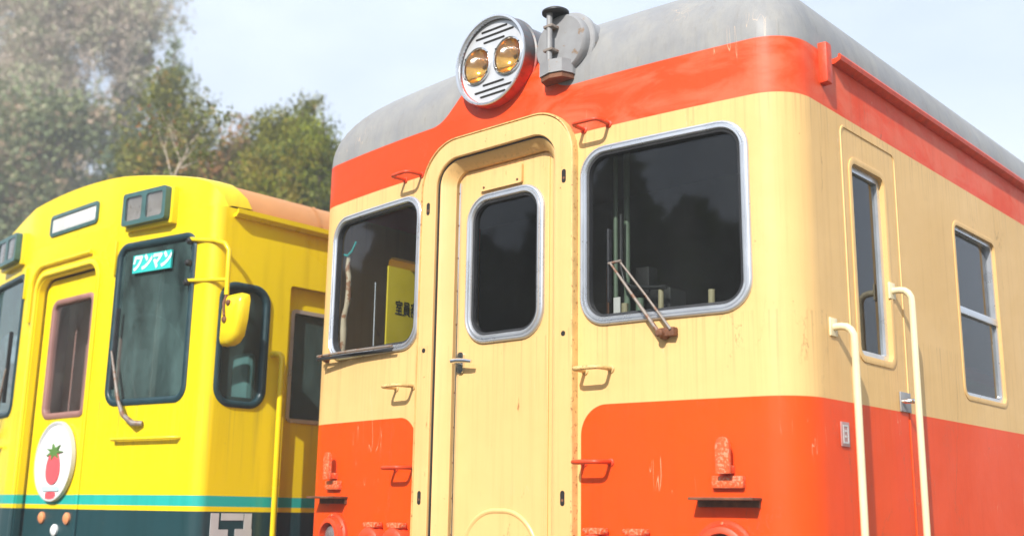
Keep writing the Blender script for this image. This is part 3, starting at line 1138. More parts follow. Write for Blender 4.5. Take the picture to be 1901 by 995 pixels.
# boarding rails
for (ry, rz) in ((0.362, 2.288), (0.915, 2.512)):
    pts = [(1.39, ry - 0.008, rz)]
    pts += [(1.435, ry - 0.008, rz), (1.455, ry - 0.007, rz - 0.004), (1.470, ry - 0.006, rz - 0.016), (1.479, ry - 0.003, rz - 0.034), (1.480, ry, rz - 0.07)]
    pts += [(1.480, ry, 1.05), (1.470, ry, 1.01), (1.40, ry, 1.0)]
    mb = MB()
    mb.tube(pts, 0.0140, 12)
    ro = mb.build('boarding_rail', M['cream_rail'], car, 60)
    mb = MB()
    vs = []
    mb.bbox(1.397, 1.407, ry - 0.036, ry + 0.020, rz - 0.035, rz + 0.035, 0.004)
    mb.build('rail_flange', M['cream_rail'], ro, 40)
# small instruction plate
mb = MB()
mb.bbox(1.400, 1.406, 0.375, 0.440, 1.852, 1.942, 0.002)
po = mb.build('maker_plate', M['plate'], car, 30)
mb = MB()
for (a, b, c0, d0) in ((0.386, 0.429, 1.925, 1.931), (0.386, 0.429, 1.863, 1.869), (0.386, 0.392, 1.869, 1.925), (0.423, 0.429, 1.869, 1.925), (0.400, 0.415, 1.905, 1.912), (0.400, 0.415, 1.885, 1.892)):
    mb.box(1.4055, 1.4075, a, b, c0, d0)
mb.build('engraving', M['whitemark'], po, 0)
# rain gutter and its down-turned end
gp_ = [(1.398, 3.366), (1.414, 3.366), (1.438, 3.378), (1.442, 3.394), (1.437, 3.404), (1.430, 3.404), (1.427, 3.391), (1.398, 3.386)]
for s in (-1, 1):
    mb = MB()
    mb.prism([(s * x, z) for x, z in gp_], 'y', 0.46, LEN)
    gu = mb.build('rain_gutter', M['red'], car, 30)
    mb = MB()
    x0, x1 = sorted((s * 1.38, s * 1.436))
    mb.bbox(x0, x1, 0.345, 0.395, 3.250, 3.420, 0.012)
    mb.build('gutter_end', M['red'], gu, 40)

# --- cab interior
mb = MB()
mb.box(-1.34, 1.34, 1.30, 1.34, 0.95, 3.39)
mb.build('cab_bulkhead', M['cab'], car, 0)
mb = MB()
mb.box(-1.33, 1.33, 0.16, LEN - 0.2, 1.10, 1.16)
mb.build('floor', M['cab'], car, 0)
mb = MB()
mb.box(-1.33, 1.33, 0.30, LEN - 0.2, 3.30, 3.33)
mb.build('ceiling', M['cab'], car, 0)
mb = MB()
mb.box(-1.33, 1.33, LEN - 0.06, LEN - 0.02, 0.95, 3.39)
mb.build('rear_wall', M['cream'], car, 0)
for s in (-1, 1):      # dark strips added on the inner walls so that the cab reads dark
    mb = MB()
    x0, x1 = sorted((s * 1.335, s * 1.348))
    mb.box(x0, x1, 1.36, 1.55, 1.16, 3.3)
    mb.build('dark_wall_strip', M['cab'], car, 0)
# yellow notice board with the reversed crew-room lettering
mb = MB()
mb.bbox(-0.912, -0.900, 0.180, 0.62, 2.10, 2.812, 0.002)
bo = mb.build('notice_board', M['board'], car, 30)
tm = text_mesh('乗務員室', 0.085, 0, 0.0006, 0.0008, True)
for v in tm.vertices:
    x, y, z = v.co
    v.co = (-0.8985 + z, 0.335 + x * 0.62, 2.600 + y * 0.95)
link('lettering', tm, M['ink'], bo, 0)
# taped pipe and cable in the left corner of the cab
mb = MB()
random.seed(4)
pts = [(-1.178 + random.uniform(-0.012, 0.012) + (0.0 if k < 5 else 0.012), 0.135, 2.34 + k * 0.055) for k in range(11)]
mb.tube(pts, [0.017, 0.021, 0.018, 0.022, 0.019, 0.014, 0.017, 0.013, 0.015, 0.013, 0.012], 8)
mb.build('taped_pipe', M['tape'], car, 50)
mb = MB()
mb.tube([(-1.19, 0.12, 2.900), (-1.16, 0.12, 2.890), (-1.125, 0.12, 2.910), (-1.095, 0.12, 2.955)], 0.006, 6)
mb.build('cable', M['teal'], car, 50)
mb = MB()
mb.tube([(-1.075, 0.25, 2.30), (-1.080, 0.25, 2.76)], 0.0045, 6)
mb.build('rod', M['alu'], car, 50)
# driver's desk and pipes behind the right window
mb = MB()
mb.bbox(0.42, 1.25, 0.24, 0.55, 1.16, 2.36, 0.02)
mb.build('control_desk', M['cab'], car, 40)
for (dx, dy, z0, z1, r, mt) in ((0.470, 0.26, 2.3, 3.2, 0.010, 'cabgreen'), (0.500, 0.30, 2.3, 3.2, 0.014, 'cabgreen'), (0.455, 0.22, 2.3, 2.62, 0.007, 'rust'), (0.705, 0.25, 2.34, 2.50, 0.012, 'cabcream'), (0.945, 0.25, 2.34, 2.47, 0.014, 'cabcream'), (0.53, 0.24, 2.34, 2.46, 0.016, 'cabcream'), (0.585, 0.27, 2.34, 2.48, 0.018, 'cabgreen')):
    mb = MB()
    mb.tube([(dx, dy, z0), (dx + 0.003, dy, z1)], r, 10)
    mb.build('cab_pipe', M[mt], car, 50)
mb = MB()
mb.tube([(0.515, 0.24, 2.85), (0.512, 0.24, 2.62), (0.53, 0.24, 2.55), (0.58, 0.24, 2.522), (0.74, 0.24, 2.505)], 0.009, 8)
mb.build('bent_cable', M['rubber'], car, 50)
mb = MB()
mb.bbox(0.478, 0.512, 0.232, 0.238, 2.42, 2.49, 0.001)
mb.build('paper_label', M['white'], car, 0)
mb = MB()
mb.bbox(0.60, 0.72, 0.30, 0.42, 2.34, 2.52, 0.01)
mb.bbox(0.55, 0.62, 0.29, 0.36, 2.50, 2.62, 0.01)
mb.build('gauge_box', M['black'], car, 40)

# underframe and wheels
mb = MB()
mb.box(-1.25, 1.25, 0.35, LEN - 0.3, 0.75, 1.09)
mb.build('underframe', M['bogie'], car, 0)


def wheels(parent, ys, cx=0.0):
    for y in ys:
        mb = MB()
        for s in (-1, 1):
            vs, fs = [], []
            N = 28
            for (r, dx) in ((0.43, -0.065), (0.43, 0.03), (0.455, 0.032), (0.455, 0.06)):
                for k in range(N):
                    t = 2 * math.pi * k / N
                    vs.append((s * (0.53 - dx), y + r * math.cos(t), 0.43 + r * math.sin(t)))
            for i in range(3):
                for k in range(N):
                    fs.append((i * N + k, i * N + (k + 1) % N, (i + 1) * N + (k + 1) % N, (i + 1) * N + k))
            fs += [tuple(range(N)), tuple(3 * N + k for k in range(N))]
            mb.add(vs, fs)
        mb.tube([(-0.8, y, 0.43), (0.8, y, 0.43)], 0.07, 12)
        mb.build('wheelset', M['bogie'], parent, 30)
    for k in range(0, len(ys), 2):
        mb = MB()
        for s in (-1, 1):
            mb.bbox(s * 0.80 - 0.06, s * 0.80 + 0.06, ys[k] - 0.45, ys[k + 1] + 0.45, 0.36, 0.62, 0.03)
        mb.box(-0.9, 0.9, (ys[k] + ys[k + 1]) / 2 - 0.2, (ys[k] + ys[k + 1]) / 2 + 0.2, 0.5, 0.76)
        mb.build('bogie_frame', M['bogie'], parent, 30)


wheels(car, (2.0, 4.1, LEN - 4.1, LEN - 2.0))

# ================================================================== YELLOW RAILCAR (coordinates relative to its own centre line)
YL = 15.0
yc = thing('yellow_railcar', 'bright yellow railcar with teal stripe standing on the next track at left', 'railcar', (-3.39, 0, 0))
YH = 1.43
J = 0.56
Y0 = -0.30


def yf(x):
    return Y0 + max(0, abs(x) - J) * 0.15


def y_outline():
    pts = []
    xs = 1.345
    P0 = Vector((xs, yf(xs)))
    P3 = Vector((YH, yf(xs) + 0.085))
    T0 = Vector((1, 0.15)).normalized()
    right = [(J + 0.02, yf(J + 0.02))]
    P1, P2 = P0 + T0 * 0.048, P3 - Vector((0, 0.045))
    for k in range(0, 11):
        t = k / 10
        p = P0 * (1 - t) ** 3 + P1 * 3 * t * (1 - t) ** 2 + P2 * 3 * t * t * (1 - t) + P3 * t ** 3
        right.append((p.x, p.y))
    right.append((YH, YL))
    left = [(-x, y) for x, y in reversed(right)]
    return left + [(-J, Y0), (0, Y0), (J, Y0)] + right


yo = y_outline()
YW = (0.620, 1.272, 2.175, 3.098)
GUT = 3.250
me = shell(yo, 0.04, 0.95, GUT).mesh('body_shell')
cm = MB()
for s in (-1, 1):
    a, b = sorted((s * YW[0], s * YW[1]))
    cm.prism(rrect(a, b, YW[2], YW[3], 0.075), 'y', -0.6, 0.1)
cm.prism(rrect(-0.385, 0.385, 0.5, 3.03, 0.10), 'y', -0.6, 0.1)
me = cut(me, cm)
cm = MB()
for s in (-1, 1):
    x0, x1 = (1.2, 1.6) if s > 0 else (-1.6, -1.2)
    cm.prism(rrect(-0.095, 0.208, 2.155, 2.815, 0.09), 'x', x0, x1)
    cm.prism(rrect(0.36, 1.26, 0.99, 2.872, 0.02, 2), 'x', x0, x1)
    for k in range(6):
        cm.prism(rrect(2.0 + k * 1.7, 3.3 + k * 1.7, 2.1, 2.9, 0.08), 'x', x0, x1)
me = cut(me, cm)
link('body_shell', me, M['yellow'], yc, 25)


def crown(x):
    return 3.575 - 0.165 * (x / 1.32) ** 2


# front cap above the gutter line and barrel roof
sec = [(YH, GUT), (YH, GUT + 0.004), (1.415, 3.31), (1.385, 3.355), (1.345, 3.392)] + [(1.345 - 2.69 * k / 24, crown(1.345 - 2.69 * k / 24)) for k in range(1, 24)] + [(-1.345, 3.392), (-1.385, 3.355), (-1.415, 3.31), (-YH, GUT + 0.004), (-YH, GUT)]


def capy(x):
    if abs(x) <= 1.345:
        return yf(x)
    t = (abs(x) - 1.345) / 0.085
    return yf(1.345) + 0.085 * (0.15 * t + 0.85 * t * t)


mb = MB()
n = len(sec)
vs = [(x, capy(x) + 0.0, z) for x, z in sec] + [(x, capy(x), GUT + 0.0005) for x, z in sec]
mb.add(vs, [(k, k + 1, n + k + 1, n + k) for k in range(n - 1)])
# rounded lip of the cap
vs = [(x, capy(x), z) for x, z in sec] + [(x * 0.998, capy(x) + 0.025, z + 0.010) for x, z in sec] + [(x * 0.995, capy(x) + 0.16, z + 0.018) for x, z in sec]
mb.add(vs, [(i * n + k, i * n + k + 1, (i + 1) * n + k + 1, (i + 1) * n + k) for i in range(2) for k in range(n - 1)])
mb.build('front_cap', M['yellow'], yc, 40)
mb = MB()
vs = [(x * 0.993, capy(x) + 0.15, z + 0.010) for x, z in sec] + [(x * 0.993, YL, z + 0.010) for x, z in sec]
mb.add(vs, [(k, k + 1, n + k + 1, n + k) for k in range(n - 1)])
mb.build('roof', M['salmon'], yc, 40)
for k in range(8):
    mb = MB()
    yy = 0.55 + k * 1.6
    vs = [(x * 0.994, yy, z + 0.016) for x, z in sec] + [(x * 0.994, yy + 0.02, z + 0.016) for x, z in sec]
    mb.add(vs, [(q, q + 1, n + q + 1, n + q) for q in range(n - 1)])
    mb.build('roof_seam', M['salmon'], yc, 40)
for s in (-1, 1):
    mb = MB()
    mb.prism([(s * x, z) for x, z in ((1.428, 3.198), (1.455, 3.200), (1.475, 3.216), (1.477, 3.243), (1.467, 3.243), (1.462, 3.223), (1.428, 3.216))], 'y', -0.06, YL)
    mb.build('rain_gutter', M['yel'], yc, 30)


def ymap_front(s):
    def f(a, b, h):
        sl = 0.15 * s if abs(a) > J else 0
        l = math.sqrt(1 + sl * sl)
        return (a + sl * h / l, yf(a) - h / l, b)
    return f


def ymap_side(a, b, h):
    return (YH + h, a, b)


RUB = [(0.018, -0.02), (0.018, 0.004), (0.008, 0.012), (-0.012, 0.010), (-0.020, 0.002), (-0.020, -0.03)]
for s in (-1, 1):
    a, b = sorted((s * YW[0], s * YW[1]))
    path = rrect(a, b, YW[2], YW[3], 0.075)
    fr = sweep(subdiv(path, 0.08), RUB, ymap_front(s)).build('front_window', M['rubberblue'], yc, 50)
    mb = MB()
    mb.add([(x, yf(x) + 0.012, z) for x, z in path], [tuple(range(len(path)))])
    mb.build('pane', M['glass_y'], fr, 0)
# sign behind the right pane
tm_c = 0.925
sl = math.atan(0.15)
sg = MB()
sg.box(-0.168, 0.168, -0.006, 0.006, -0.053, 0.053)
sgo = sg.build('service_sign', M['teal'], yc, 0)
sgo.location = (tm_c, yf(tm_c) - 0.004, 2.976)
sgo.rotation_euler = (0, 0, sl)
tm = text_mesh('ワンマン', 0.088, 0.35, 0.0042, 0.0006)
for v in tm.vertices:
    x, y, z = v.co
    v.co = (x * 0.96 - 0.01, -0.0072 - z, y * 1.18)
link('lettering', tm, M['white'], sgo, 0)
# front door
mb = MB()
mb.prism(rrect(-0.375, 0.375, 1.0, 3.02, 0.09), 'y', Y0 + 0.055, Y0 + 0.085)
me = mb.mesh('door')
cm = MB()
dp = rrect(-0.255, 0.265, 2.14, 2.868, 0.055)
cm.prism(dp, 'y', -0.6, 0.5)
yd = link('front_door', cut(me, cm), M['yellow'], yc, 30)
fr = sweep(subdiv(dp, 0.08), RUB, lambda a, b, h: (a, Y0 + 0.055 - h, b)).build('window_frame', M['cabbrown'], yd, 50)
mb = MB()
mb.add([(x, Y0 + 0.066, z) for x, z in dp], [tuple(range(len(dp)))])
mb.build('pane', M['glass_d'], yd, 0)
fr = sweep(subdiv(rrect(-0.40, 0.40, 1.0, 3.045, 0.11), 0.08), [(0.03, -0.01), (0.03, 0.012), (0.022, 0.018), (0.0, 0.018), (-0.006, 0.012), (-0.006, -0.06)], lambda a, b, h: (a, Y0 - h, b))
fr.build('door_frame', M['yellow'], yc, 40)
for (zz, hw) in ((3.185, 0.42), (3.165, 0.44)):
    pass
# drip mouldings curving over the door
for (off, zz) in ((0.03, 3.118), (0.0, 3.055)):
    pth = [(-0.44 - off, zz - 0.36)] + [(-0.44 - off + 0.15 - 0.15 * math.cos(R(9 * k)), zz - 0.15 + 0.15 * math.sin(R(9 * k))) for k in range(11)] + [(0.30, zz)]
    if zz < 3.1:
        continue
    mb = MB()
    mb.tube([(a, Y0 - 0.012, b) for a, b in pth], 0.014, 8)
    mb.build('drip_moulding', M['yellow'], yc, 60)
# round head board
eb = MB()
eb.lathe([(0.235, 0.016), (0.240, 0.008), (0.240, -0.002), (0.232, -0.008), (0.222, -0.008), (0.220, -0.002)], 0, 0, 48, 0)
eo = eb.build('head_board', M['white'], yc, 30)
eo.location = (0.0, Y0 + 0.036, 1.862)
sweep([(0.232 * math.cos(2 * math.pi * k / 60), 0.232 * math.sin(2 * math.pi * k / 60)) for k in range(60)], [(0.010, -0.01), (0.008, 0.012), (-0.004, 0.012), (-0.006, 0.0)], lambda a, b, h: (a, -h, b)).build('rim', M['whitemark'], eo, 50)
mb = MB()
mb.prism([(0.085 * math.sin(t) * (1.0 - 0.18 * math.cos(t)), -0.035 + 0.105 * math.cos(t)) for t in [2 * math.pi * k / 28 for k in range(28)]][::-1], 'y', -0.010, -0.003)
mb.build('strawberry_picture', M['berry'], eo, 20)
mb = MB()
pts = []
for k in range(14):
    t = math.pi * 2 * k / 14
    r = 0.095 if k % 2 == 0 else 0.04
    pts.append((r * math.cos(t) * 1.15, 0.055 + r * math.sin(t) * 0.55))
mb.prism(pts, 'y', -0.012, -0.0025)
mb.build('leaf_picture', M['green'], eo, 20)
mb = MB()
mb.prism(rrect(-0.06, 0.06, -0.225, -0.185, 0.018, 4), 'y', -0.011, -0.0025)
mb.build('red_caption', M['berry'], eo, 20)
mb = MB()
mb.prism(rrect(-0.11, 0.10, -0.178, -0.150, 0.010, 4), 'y', -0.011, -0.0025)
mb.build('blue_caption', M['blue'], eo, 20)
# destination window
dp = rrect(-0.29, 0.315, 3.312, 3.430, 0.02, 4)
fr = sweep(subdiv(dp, 0.1), [(0.012, -0.01), (0.012, 0.010), (-0.010, 0.012), (-0.014, -0.02)], lambda a, b, h: (a, Y0 - 0.0 - h, b)).build('destination_window', M['sealrim'], yc, 40)
mb = MB()
mb.prism(rrect(-0.28, 0.305, 3.322, 3.420, 0.015, 4), 'y', Y0 - 0.004, Y0 + 0.01)
mb.build('blind', M['whitemark'], fr, 20)
mb = MB()
mb.prism(rrect(-0.10, 0.28, 3.338, 3.405, 0.01, 4), 'y', Y0 - 0.006, Y0 - 0.0035)
mb.build('blind_panel', M['white'], fr, 20)
# headlight clusters
for s in (-1, 1):
    cl = bpy.data.objects.new('headlight_cluster', None)
    COL.objects.link(cl)
    cl.parent = yc
    cx = 0.892
    cl.location = (s * cx, yf(cx), 3.298)
    cl.rotation_euler = (0, 0, s * math.atan(0.12))
    mb = MB()
    mb.bbox(-0.215, 0.215, -0.035, 0.06, -0.118, 0.100, 0.008)
    mb.build('housing', M['yel'], cl, 40)
    bz = MB()
    bz.prism(rrect(-0.198, 0.198, -0.098, 0.098, 0.018, 4), 'y', -0.075, -0.036)
    bm_ = bz.mesh('bezel')
    cm = MB()
    for q in (-0.094, 0.094):
        cm.prism(rrect(q - 0.075, q + 0.075, -0.072, 0.072, 0.02, 4), 'y', -0.2, -0.048)
    link('bezel', cut(bm_, cm), M['sealrim'], cl, 30)
    for q in (-0.094, 0.094):
        mb = MB()
        vs, fs = [], []
        for i in range(7):
            for k in range(7):
                a, b = -1 + i / 3, -1 + k / 3
                vs.append((q + a * 0.070, -0.062 + 0.010 * (1 - max(a * a, b * b)), b * 0.067))
        for i in range(6):
            for k in range(6):
                fs.append((i * 7 + k, (i + 1) * 7 + k, (i + 1) * 7 + k + 1, i * 7 + k + 1))
        mb.add(vs, fs)
        lo = mb.build('lamp', M['lamp_grey'], cl, 60)
        mb = MB()
        mb.bbox(q - 0.073, q + 0.073, -0.072, -0.068, -0.070, 0.070, 0.001)
        mb.build('lens', M['glass_d'], lo, 30)
# drip strip over the windows and bar below, wiper
for s in (-1, 1):
    mb = MB()
    mb.tube([(s * 0.735, yf(0.735) - 0.002, 1.967), (s * 0.74, yf(0.74) - 0.030, 1.967), (s * 1.265, yf(1.265) - 0.030, 1.967), (s * 1.27, yf(1.27) - 0.002, 1.967)], 0.010, 8)
    mb.build('grab_bar', M['yellow'], yc, 60)
    wy = bpy.data.objects.new('wiper', None)
    COL.objects.link(wy)
    wy.parent = yc
    mb = MB()
    mb.tube([(s * 0.965, yf(0.965) - 0.01, 2.05), (s * 0.925, yf(0.925) - 0.04, 2.05), (s * 0.84, yf(0.84) - 0.045, 2.10), (s * 0.79, yf(0.79) - 0.045, 2.18), (s * 0.69, yf(0.69) - 0.045, 2.47)], [0.016, 0.018, 0.014, 0.011, 0.007], 8)
    mb.build('arm', M['rustwiper'], wy, 50)
    mb = MB()
    mb.bbox(s * 0.70 - 0.006, s * 0.70 + 0.006, yf(0.7) - 0.045, yf(0.7) - 0.020, 2.25, 2.72, 0.002)
    mb.build('blade', M['rubber'], wy, 30)
    mb = MB()
    x0, x1 = sorted((s * 0.585, s * 0.60))
    mb.bbox(x0, x1, Y0 - 0.010, Y0 + 0.012, 2.93, 3.14, 0.003)
    mb.build('hinge', M['yellow'], yc, 30)
# side mirror on two arms at the right corner
mi = bpy.data.objects.new('side_mirror', None)
COL.objects.link(mi)
mi.parent = yc
mb = MB()
mb.tube([(1.235, -0.17, 3.06), (1.26, -0.215, 3.065), (1.42, -0.16, 3.045), (1.49, -0.14, 3.02), (1.515, -0.13, 2.98), (1.52, -0.13, 2.86), (1.522, -0.13, 2.73)], 0.013, 10)
mb.tube([(1.235, -0.17, 2.825), (1.26, -0.215, 2.828), (1.42, -0.16, 2.822), (1.52, -0.13, 2.815)], 0.011, 10)
mb.build('arm', M['yel'], mi, 60)
for zz in (3.055, 2.93, 2.818):
    mb = MB()
    mb.lathe([(0.020, 0.0), (0.020, -0.03), (0.012, -0.04)], 1.255, zz, 12, yf(1.255) + 0.0)
    mb.build('bracket_nut', M['black'], mi, 40)
mb = MB()
prof = [(p + 0.010, q - 0.068) for p, q in ((1.475, 2.790), (1.505, 2.800), (1.62, 2.800), (1.650, 2.790), (1.660, 2.760), (1.650, 2.66), (1.628, 2.57), (1.590, 2.535), (1.545, 2.522), (1.475, 2.522), (1.466, 2.535), (1.468, 2.66))]
n = len(prof)
cx = sum(p[0] for p in prof) / n
cz = sum(p[1] for p in prof) / n
layers = ((1.0, -0.075), (1.0, -0.105), (0.94, -0.125), (0.80, -0.138), (0.45, -0.146))
vs = [(cx + (x - cx) * k, yy, cz + (z - cz) * k) for k, yy in layers for x, z in prof]
fs = [(i * n + k, i * n + (k + 1) % n, (i + 1) * n + (k + 1) % n, (i + 1) * n + k) for i in range(len(layers) - 1) for k in range(n)]
fs += [tuple(range(n)), tuple((len(layers) - 1) * n + k for k in range(n))]
mb.add(vs, fs)
mb.build('shell', M['yel'], mi, 50)
mb = MB()
mb.tube([(1.522, -0.13, 2.73), (1.53, -0.150, 2.68), (1.545, -0.152, 2.61)], 0.008, 8)
mb.lathe([(0.018, 0.01), (0.018, -0.008), (0.010, -0.012)], 1.545, 2.590, 12, -0.146)
mb.lathe([(0.016, 0.01), (0.016, -0.008), (0.010, -0.012)], 1.568, 2.680, 12, -0.144)
mb.build('clamp', M['rust'], mi, 40)
# side window, recessed door, rail, marking
path = rrect(-0.095, 0.208, 2.155, 2.815, 0.09)
fr = sweep(subdiv(path, 0.08), RUB, ymap_side).build('side_window', M['rubberblue'], yc, 50)
mb = MB()
mb.add([(YH - 0.012, y, z) for y, z in path], [tuple(range(len(path)))])
mb.build('pane', M['glass_y'], fr, 0)
mb = MB()
mb.prism(rrect(0.358, 1.262, 0.98, 2.874, 0.02, 2), 'x', YH - 0.075, YH - 0.042)
me = mb.mesh('side_door')
cm = MB()
cm.prism(rrect(0.413, 1.19, 2.095, 2.735, 0.02, 3), 'x', 1, 2)
sdo = link('side_door', cut(me, cm), M['yellow'], yc, 30)
sweep(subdiv(rrect(0.413, 1.19, 2.095, 2.735, 0.02, 3), 0.1), [(0.010, -0.04), (0.010, 0.008), (-0.012, 0.008), (-0.012, -0.04)], lambda a, b, h: (YH - 0.042 + h, a, b)).build('window_frame', M['alu'], sdo, 40)
mb = MB()
mb.add([(YH - 0.055, y, z) for y, z in ((0.405, 2.085), (1.20, 2.085), (1.20, 2.745), (0.405, 2.745))], [(0, 1, 2, 3)])
mb.build('pane', M['glass_y'], sdo, 0)
for k in range(6):
    pp = rrect(2.0 + k * 1.7, 3.3 + k * 1.7, 2.1, 2.9, 0.08)
    fr = sweep(subdiv(pp, 0.1), RUB, ymap_side).build('side_window', M['rubberblue'], yc, 50)
    mb = MB()
    mb.add([(YH - 0.012, y, z) for y, z in pp], [tuple(range(len(pp)))])
    mb.build('pane', M['glass_y'], fr, 0)
mb = MB()
mb.tube([(YH - 0.01, 0.255, 2.455), (YH + 0.045, 0.258, 2.455), (YH + 0.06, 0.265, 2.452), (YH + 0.066, 0.275, 2.44), (YH + 0.066, 0.280, 2.41), (YH + 0.066, 0.290, 1.2), (YH - 0.01, 0.29, 1.15)], 0.017, 10)
mb.build('boarding_rail', M['yel'], yc, 60)
mb = MB()
for (a, b, c0, d0) in ((0.135, 0.185, 1.44, 1.572), (0.185, 0.250, 1.44, 1.487), (0.200, 0.345, 1.535, 1.572), (0.345, 0.410, 1.49, 1.572), (0.290, 0.410, 1.45, 1.49), (0.215, 0.385, 1.40, 1.445)):
    mb.box(YH, YH + 0.003, a - 0.205, b - 0.205 - (a - 0.135) * 0.08, c0, d0)
mb.build('side_marking', M['whitemark'], yc, 0)
# small lamps low on the front
for (lx, lz, mt) in ((-0.12, 1.526, 'amber'), (0.20, 1.525, 'amber'), (0.06, 1.455, 'white')):
    mb = MB()
    mb.lathe([(0.035, 0.01), (0.035, -0.012), (0.022, -0.022), (0.004, -0.026)], lx, lz, 20, Y0 + 0.055)
    mb.build('marker_lamp', M[mt], yc, 50)
# interior
mb = MB()
mb.box(-1.34, 1.34, 1.28, 1.32, 0.95, 3.23)
mb.build('cab_bulkhead', M['cab'], yc, 0)
mb = MB()
mb.box(-0.62, -0.59, -0.15, 1.19, 1.16, 3.2)
mb.build('cab_partition', M['cabbrown'], yc, 0)
mb = MB()
mb.box(-0.585, 0.55, 0.02, 0.05, 1.16, 3.2)
mb.build('passage_door', M['pinkpanel'], yc, 0)
mb = MB()
mb.box(-1.33, 1.33, -0.05, YL - 0.1, 1.10, 1.15)
mb.build('floor', M['cab'], yc, 0)
mb = MB()
mb.box(-1.33, 1.33, 0.0, YL - 0.1, 3.20, 3.23)
mb.build('ceiling', M['cab'], yc, 0)
mb = MB()
mb.box(-1.34, 1.34, YL - 0.05, YL - 0.01, 0.95, 3.24)
mb.build('rear_wall', M['yellow'], yc, 0)
mb = MB()
mb.bbox(0.60, 1.25, 0.0, 0.4, 1.15, 2.22, 0.03)
mb.build('control_desk', M['cab'], yc, 40)
mb = MB()
mb.bbox(0.66, 0.84, 0.50, 0.57, 2.15, 2.55, 0.04)
mb.build('seat_back', M['blue'], yc, 40)
mb = MB()
mb.box(-1.25, 1.25, 0.4, YL - 0.3, 0.75, 1.09)
mb.build('underframe', M['bogie'], yc, 0)
wheels(yc, (1.6, 3.4, YL - 3.4, YL - 1.6))

# ================================================================== TREES
M['bark'] = plain('grey_bark', (0.20, 0.155, 0.12), 0.85, 0, 0.3, 6, 0.4)
M['palebark'] = plain('pale_bare_bark', (0.40, 0.34, 0.28), 0.85, 0, 0.25, 6, 0.4)
M['twigbark'] = plain('light_grey_branches', (0.52, 0.44, 0.35), 0.85, 0, 0.2, 6, 0.4)
M['cedarmid'] = leaf_mat('grey_green_cedar_foliage', (0.045, 0.080, 0.025), (0.19, 0.25, 0.06))
M['cedar'] = leaf_mat('cedar_foliage', (0.020, 0.050, 0.022), (0.080, 0.135, 0.035))
M['cedarpale'] = leaf_mat('haze_paled_cedar_foliage', (0.085, 0.12, 0.06), (0.26, 0.29, 0.13), (0.34, 0.24, 0.16), 0.2)  # foliage colour lightened to imitate fading into haze
M['olive'] = leaf_mat('olive_foliage', (0.012, 0.030, 0.006), (0.30, 0.29, 0.025), (0.28, 0.15, 0.03), 0.08)
M['evergreen'] = leaf_mat('bright_evergreen_foliage', (0.008, 0.032, 0.006), (0.32, 0.36, 0.018), (0.26, 0.20, 0.02), 0.1)
M['teal_leaf'] = leaf_mat('deep_green_foliage', (0.012, 0.045, 0.026), (0.08, 0.16, 0.06))
M['rustgreen'] = leaf_mat('brown_green_foliage', (0.05, 0.05, 0.012), (0.26, 0.22, 0.045), (0.36, 0.17, 0.06), 0.45)
M['rustleaf'] = leaf_mat('rusty_leaves', (0.16, 0.06, 0.03), (0.42, 0.20, 0.09), (0.12, 0.14, 0.03), 0.5)
M['pinktwig'] = leaf_mat('haze_paled_twigs', (0.32, 0.25, 0.20), (0.58, 0.46, 0.37), (0.36, 0.37, 0.22), 0.35)  # twig colour raised towards white, a painted-in haze


def leaf_mesh(name, cent, size, rng, aspect=0.45, dirs=None, sizevar=0.5):
    n = len(cent)
    u = rng.normal(size=(n, 3))
    if dirs is not None:
        u = dirs + u * 0.45
    u /= np.linalg.norm(u, axis=1)[:, None]
    v = np.cross(u, rng.normal(size=(n, 3)))
    v /= np.linalg.norm(v, axis=1)[:, None] + 1e-9
    s = (size * (1 - sizevar + 2 * sizevar * rng.random(n)))[:, None]
    a, b = u * s, v * s * aspect
    P = np.empty((n, 4, 3))
    P[:, 0] = cent - a
    P[:, 1] = cent - a * 0.1 + b
    P[:, 2] = cent + a
    P[:, 3] = cent - a * 0.1 - b
    me = bpy.data.meshes.new(name)
    me.vertices.add(4 * n)
    me.loops.add(4 * n)
    me.polygons.add(n)
    me.vertices.foreach_set('co', P.reshape(-1))
    me.loops.foreach_set('vertex_index', np.arange(4 * n, dtype=np.int32))
    me.polygons.foreach_set('loop_start', np.arange(0, 4 * n, 4, dtype=np.int32))
    me.update(calc_edges=True)
    me.validate()
    return me


